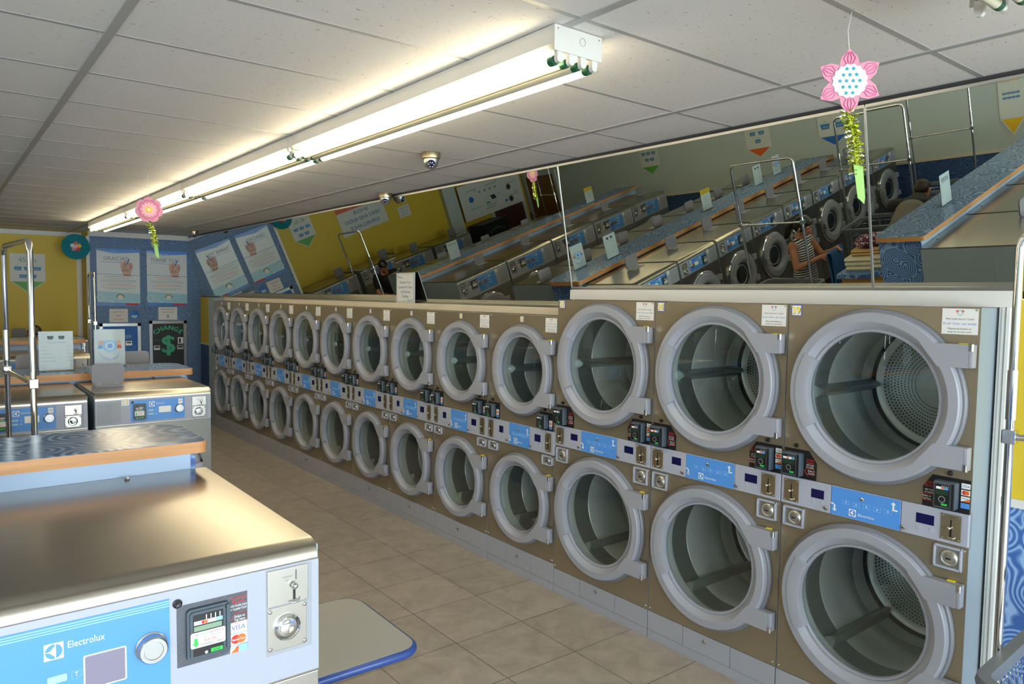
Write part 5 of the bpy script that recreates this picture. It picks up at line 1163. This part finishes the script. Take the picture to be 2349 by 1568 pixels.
def head_form(b, c, fw, up):
    c, fw, up = Vector(c), Vector(fw).normalized(), Vector(up).normalized(); sd = fw.cross(up).normalized(); up = sd.cross(fw)
    P = lambda s, f, u: c+sd*s+fw*f+up*u
    b.ball((0, 0, 0), 1e-4, 'skin', 6)
    for ce, r in (((0, -.010, .035), (.074, .088, .080)), ((0, .018, -.025), (.062, .072, .070)), ((0, .040, -.078), (.036, .036, .030))):
        q = bmesh.new(); bmesh.ops.create_uvsphere(q, u_segments=20, v_segments=14, radius=1)
        for v in q.verts: v.co = P(ce[0]+v.co.x*r[0], ce[1]+v.co.y*r[1], ce[2]+v.co.z*r[2])
        b.bm(q, 'skin')
    capsule(b, P(0, .088, .012), P(0, .104, -.026), .009, .014); 
    for s in (-1, 1):
        capsule(b, P(s*.010, .094, -.030), P(s*.012, .094, -.030), .009, .009); capsule(b, P(s*.076, -.006, .012), P(s*.076, -.010, -.030), .016, .010); capsule(b, P(s*.03, .068, .032), P(s*.045, .060, .030), .012, .010); capsule(b, P(s*.045, .045, -.02), P(s*.04, .05, -.035), .022, .018)
    capsule(b, P(-.018, .084, -.058), P(.018, .084, -.058), .009, .009)
    return P
def face_bits(P, par):
    e = MB()
    for s in (-1, 1): q = P(s*.032, .081, .008); e.ball(q, .0082, 'paper', 10)
    ob = e.build('eyes', par, 60); i = MB()
    for s in (-1, 1): q = P(s*.032, .0868, .004); i.ball(q, .0046, 'hair', 8)
    i.build('irises', ob, 60)
    w_ = MB()
    for s in (-1, 1): w_.tube([P(s*.016, .086, .030), P(s*.034, .084, .037), P(s*.054, .068, .030)], [.002, .0032, .0016], 'hair', 6)
    w_.build('eyebrows', par, 60)
    l = MB(); l.tube([P(-.024, .080, -.056), P(-.010, .0905, -.053), P(0, .0915, -.055), P(.010, .0905, -.053), P(.024, .080, -.056)], [.002, .004, .0035, .004, .002], 'coral', 6); l.tube([P(-.02, .081, -.061), P(0, .091, -.064), P(.02, .081, -.061)], [.002, .005, .002], 'coral', 6); l.build('lips', par, 60)
def hand(b, w, d, n, curl=.6, s=1., thumb=1):
    """palm and five fingers from wrist w along d; n is the palm normal the fingers curl towards"""
    w, d, n = Vector(w), Vector(d).normalized(), Vector(n).normalized(); n = (n-d*n.dot(d)).normalized(); sd = d.cross(n)*thumb
    capsule(b, w, w+d*.075*s, .024*s, .032*s, 1.25, 12, sd)
    for i, (o, L) in enumerate(((.030, .068), (.010, .078), (-.010, .072), (-.029, .056))):
        p = w+d*.082*s+sd*o*s; a = 0
        for k, f in enumerate((.45, .32, .26)):
            a += curl*(.5, .9, .8)[k]; dd = (d*cos(a)+n*sin(a)); q = p+dd*L*f*s; capsule(b, p, q, (.0092-.001*k)*s, (.0086-.001*k)*s, 1, 8); p = q
    p = w+d*.028*s+sd*.030*s; q = p+(d*.6+sd*.7+n*.35).normalized()*.040*s; capsule(b, p, q, .013*s, .011*s, 1, 8); capsule(b, q, q+(d*.85+sd*.25+n*.45).normalized()*.032*s, .0105*s, .009*s, 1, 8)
def person(lab, loc, rz, H, pose):
    """built facing +y; k scales a 1.65 m figure"""
    t = thing('person', lab, 'person', loc, rz); k = H/1.65; V = lambda p: Vector(p)*k; J = {a: V(p) for a, p in pose['j'].items()}
    b = MB(); hd = V(pose['head']); P = head_form(b, hd, pose['look'], pose['up'])
    capsule(b, J['neck'], hd-Vector(pose['up']).normalized()*.05, .052*k, .050*k)
    X = (J['sr']-J['sl']).normalized()
    capsule(b, J['waist'], J['chest'], .098*k, .108*k, 1.30, 16, X); capsule(b, J['hip'], J['waist'], .108*k, .096*k, 1.38, 16, X); capsule(b, J['sl'], J['sr'], .058*k, .058*k); capsule(b, J['chest'], J['neck'], .075*k, .05*k, 1.5, 14, X)
    for s in 'lr':
        capsule(b, J['s'+s], J['e'+s], .050*k, .038*k); capsule(b, J['e'+s], J['w'+s], .038*k, .026*k); d = J['w'+s]-J['e'+s]; hand(b, J['w'+s], pose['hd'+s], pose['hn'+s], pose.get('curl', .7), k, 1 if s == 'l' else -1)
        capsule(b, J['h'+s], J['k'+s], .080*k, .055*k); capsule(b, J['k'+s], J['a'+s], .054*k, .036*k); capsule(b, J['a'+s]+V((0, -.03, -.04)), J['a'+s]+V((0, .15, -.055)), .036*k, .03*k, 1.2)
    body = fuse(b, 'body', 'skin', t, .0065, 3); face_bits(P, t)
    g = .012
    c = MB(); sl = pose['sleeve']; capsule(c, J['waist'], J['chest'], .098*k+g, .108*k+g, 1.30, 16, X); capsule(c, J['hip'], J['waist'], .108*k+g*1.6, .096*k+g, 1.38, 16, X); capsule(c, J['chest'], J['chest'].lerp(J['neck'], .62), .075*k+g, .056*k+g*.6, 1.55, 14, X); capsule(c, J['sl'].lerp(J['sr'], .12), J['sr'].lerp(J['sl'], .12), .058*k+g*.7, .058*k+g*.7)
    for s in 'lr':
        if sl > 0: capsule(c, J['s'+s], J['s'+s].lerp(J['e'+s], min(1, sl)), .050*k+g, (.038 if sl >= 1 else .048)*k+g)
        if sl > 1: capsule(c, J['e'+s], J['e'+s].lerp(J['w'+s], sl-1), .038*k+g, .028*k+g)
    fuse(c, 'shirt', pose['shirt'], t, .009, 5)
    if pose.get('yoke'):
        c = MB(); capsule(c, J['sl'].lerp(J['sr'], -.05), J['sr'].lerp(J['sl'], -.05), .058*k+g*1.35, .058*k+g*1.35); capsule(c, J['chest'].lerp(J['neck'], .45), J['neck'], .085*k+g, .056*k+g, 1.4, 14, X); fuse(c, 'yoke', pose['yoke'], t, .009, 4)
    c = MB(); capsule(c, J['hip']-V((0, 0, .02)), J['hip'].lerp(J['waist'], .25), .108*k+g*1.2, .104*k+g, 1.36, 16, X)
    for s in 'lr': capsule(c, J['h'+s], J['k'+s], .080*k+g, .058*k+g); capsule(c, J['k'+s], J['a'+s]+V((0, 0, .02)), .056*k+g, .045*k+g)
    fuse(c, 'trousers', pose['pants'], t, .010, 5)
    c = MB()
    for s in 'lr': capsule(c, J['a'+s]+V((0, -.035, -.045)), J['a'+s]+V((0, .155, -.055)), .036*k+.008, .032*k+.008, 1.2)
    fuse(c, 'shoes', 'rubber', t, .009, 3)
    h = MB()
    def hb(ce, r):
        q = bmesh.new(); bmesh.ops.create_uvsphere(q, u_segments=18, v_segments=12, radius=1)
        for v in q.verts: v.co = P(ce[0]+v.co.x*r[0], ce[1]+v.co.y*r[1], ce[2]+v.co.z*r[2])
        h.bm(q, 'skin')
    hb((0, -.020, .052), (.082, .090, .078)); hb((0, -.040, .008), (.080, .066, .070)); hb((0, .045, .085), (.058, .040, .030))
    if pose['hair'] == 'pony': hb((0, -.115, .005), (.045, .045, .045)); hb((0, -.135, -.06), (.040, .042, .085)); hb((0, -.125, -.14), (.030, .034, .065)); [hb((s*.068, .01, .02), (.018, .038, .05)) for s in (-1, 1)]
    fuse(h, 'hair', pose['haircol'], t, .007, 4)
    if pose['hair'] == 'pony':
        r = MB()
        for s in (-1, 1): r.ball(P(s*.080, .0, -.045), .007, 'chrome', 8)
        r.build('earrings', t, 60)
    return t
def legs(w=.09, y=0): return dict(hl=(-w, y, .84), hr=(w, y, .84), kl=(-w-.01, y+.02, .46), kr=(w+.01, y+.03, .46), al=(-w-.01, y-.02, .085), ar=(w+.01, y-.0, .085))
wj = dict(hip=(0, 0, .90), waist=(0, .01, 1.06), chest=(0, .0, 1.22), neck=(0, .0, 1.40), sl=(-.165, .0, 1.335), sr=(.165, .0, 1.335), el=(-.235, .06, 1.09), er=(.235, .10, 1.10), wl=(-.07, .27, 1.17), wr=(.12, .31, 1.19), **legs())
person('woman with black hair in a ponytail and a striped sleeveless top, folding a blue towel', (-.28, 4.42, 0), R(180+4), 1.55, dict(j=wj, head=(0, .055, 1.515), look=(.25, .85, -.50), up=(.03, .42, .9), hdl=(.5, .8, .1), hnl=(.3, -.3, -.9), hdr=(-.1, .9, .3), hnr=(-.6, 0, -.8), sleeve=0, shirt='stripes', pants='olive', hair='pony', haircol='hair'))
def held_towel():
    b = MB(); n, m = 22, 26; vs = []
    for i in range(n):
        u = i/(n-1)-.5
        for j in range(m):
            v = j/(m-1); s = (v-.5)*.76; r = .022
            if abs(s) < r*PI/2: y, z = r*sin(s/r), r*cos(s/r)-r
            else: sg = 1 if s > 0 else -1; y, z = sg*r, -r-(abs(s)-r*PI/2)
            f = min(1, abs(z)*5); vs.append((u*.34*(1-.25*f*abs(u)), y+f*.016*sin(u*22+sgn(s)), z-.01*cos(u*9)*(1-f)))
    b.add(vs, [(i*m+j, (i+1)*m+j, (i+1)*m+j+1, i*m+j+1) for i in range(n-1) for j in range(m-1)], 'towel_blue'); o = b.build('bath_towel', smooth=60)
    so = o.modifiers.new('thickness', 'SOLIDIFY'); so.thickness = .008; o.location = (-.29, 4.05, 1.155); o.rotation_euler = (0, 0, R(180-6)); tag(o, 'blue towel held up by the woman in the striped top', 'towel')
def sgn(s): return 1 if s > 0 else -1
held_towel()
mj = dict(hip=(0, 0, .92), waist=(0, .02, 1.08), chest=(0, .05, 1.25), neck=(0, .09, 1.42), sl=(-.19, .05, 1.36), sr=(.19, .05, 1.36), el=(-.25, .12, 1.08), er=(.25, .12, 1.08), wl=(-.10, .32, 1.02), wr=(.12, .32, 1.02), **legs(.1))
person('man in a black tee with short black hair, standing behind the far counter', (1.02, 11.92, 0), R(180+15), 1.58, dict(j=mj, head=(0, .16, 1.53), look=(.1, .75, -.65), up=(0, .6, .8), hdl=(.5, .8, -.1), hnl=(0, 0, -1), hdr=(-.5, .8, -.1), hnr=(0, 0, -1), sleeve=.55, shirt='tee_black', pants='denim', hair='short', haircol='hair'))
gj = dict(hip=(0, 0, .92), waist=(0, .18, 1.10), chest=(0, .38, 1.21), neck=(0, .56, 1.29), sl=(-.20, .47, 1.25), sr=(.20, .47, 1.25), el=(-.25, .54, .93), er=(.25, .54, .93), wl=(-.15, .74, .86), wr=(.15, .74, .86), **legs(.1, 0))
person('man in a grey jumper with dark shoulders, bending forward behind the front counter', (-.86, 3.74, 0), R(92), 1.70, dict(j=gj, head=(0, .68, 1.34), look=(0, .7, -.7), up=(0, .65, .75), hdl=(.3, .8, -.4), hnl=(0, 0, -1), hdr=(-.3, .8, -.4), hnr=(0, 0, -1), sleeve=1.8, shirt='jumper', yoke='jumper_dark', pants='denim', hair='short', haircol='hair_brown'))
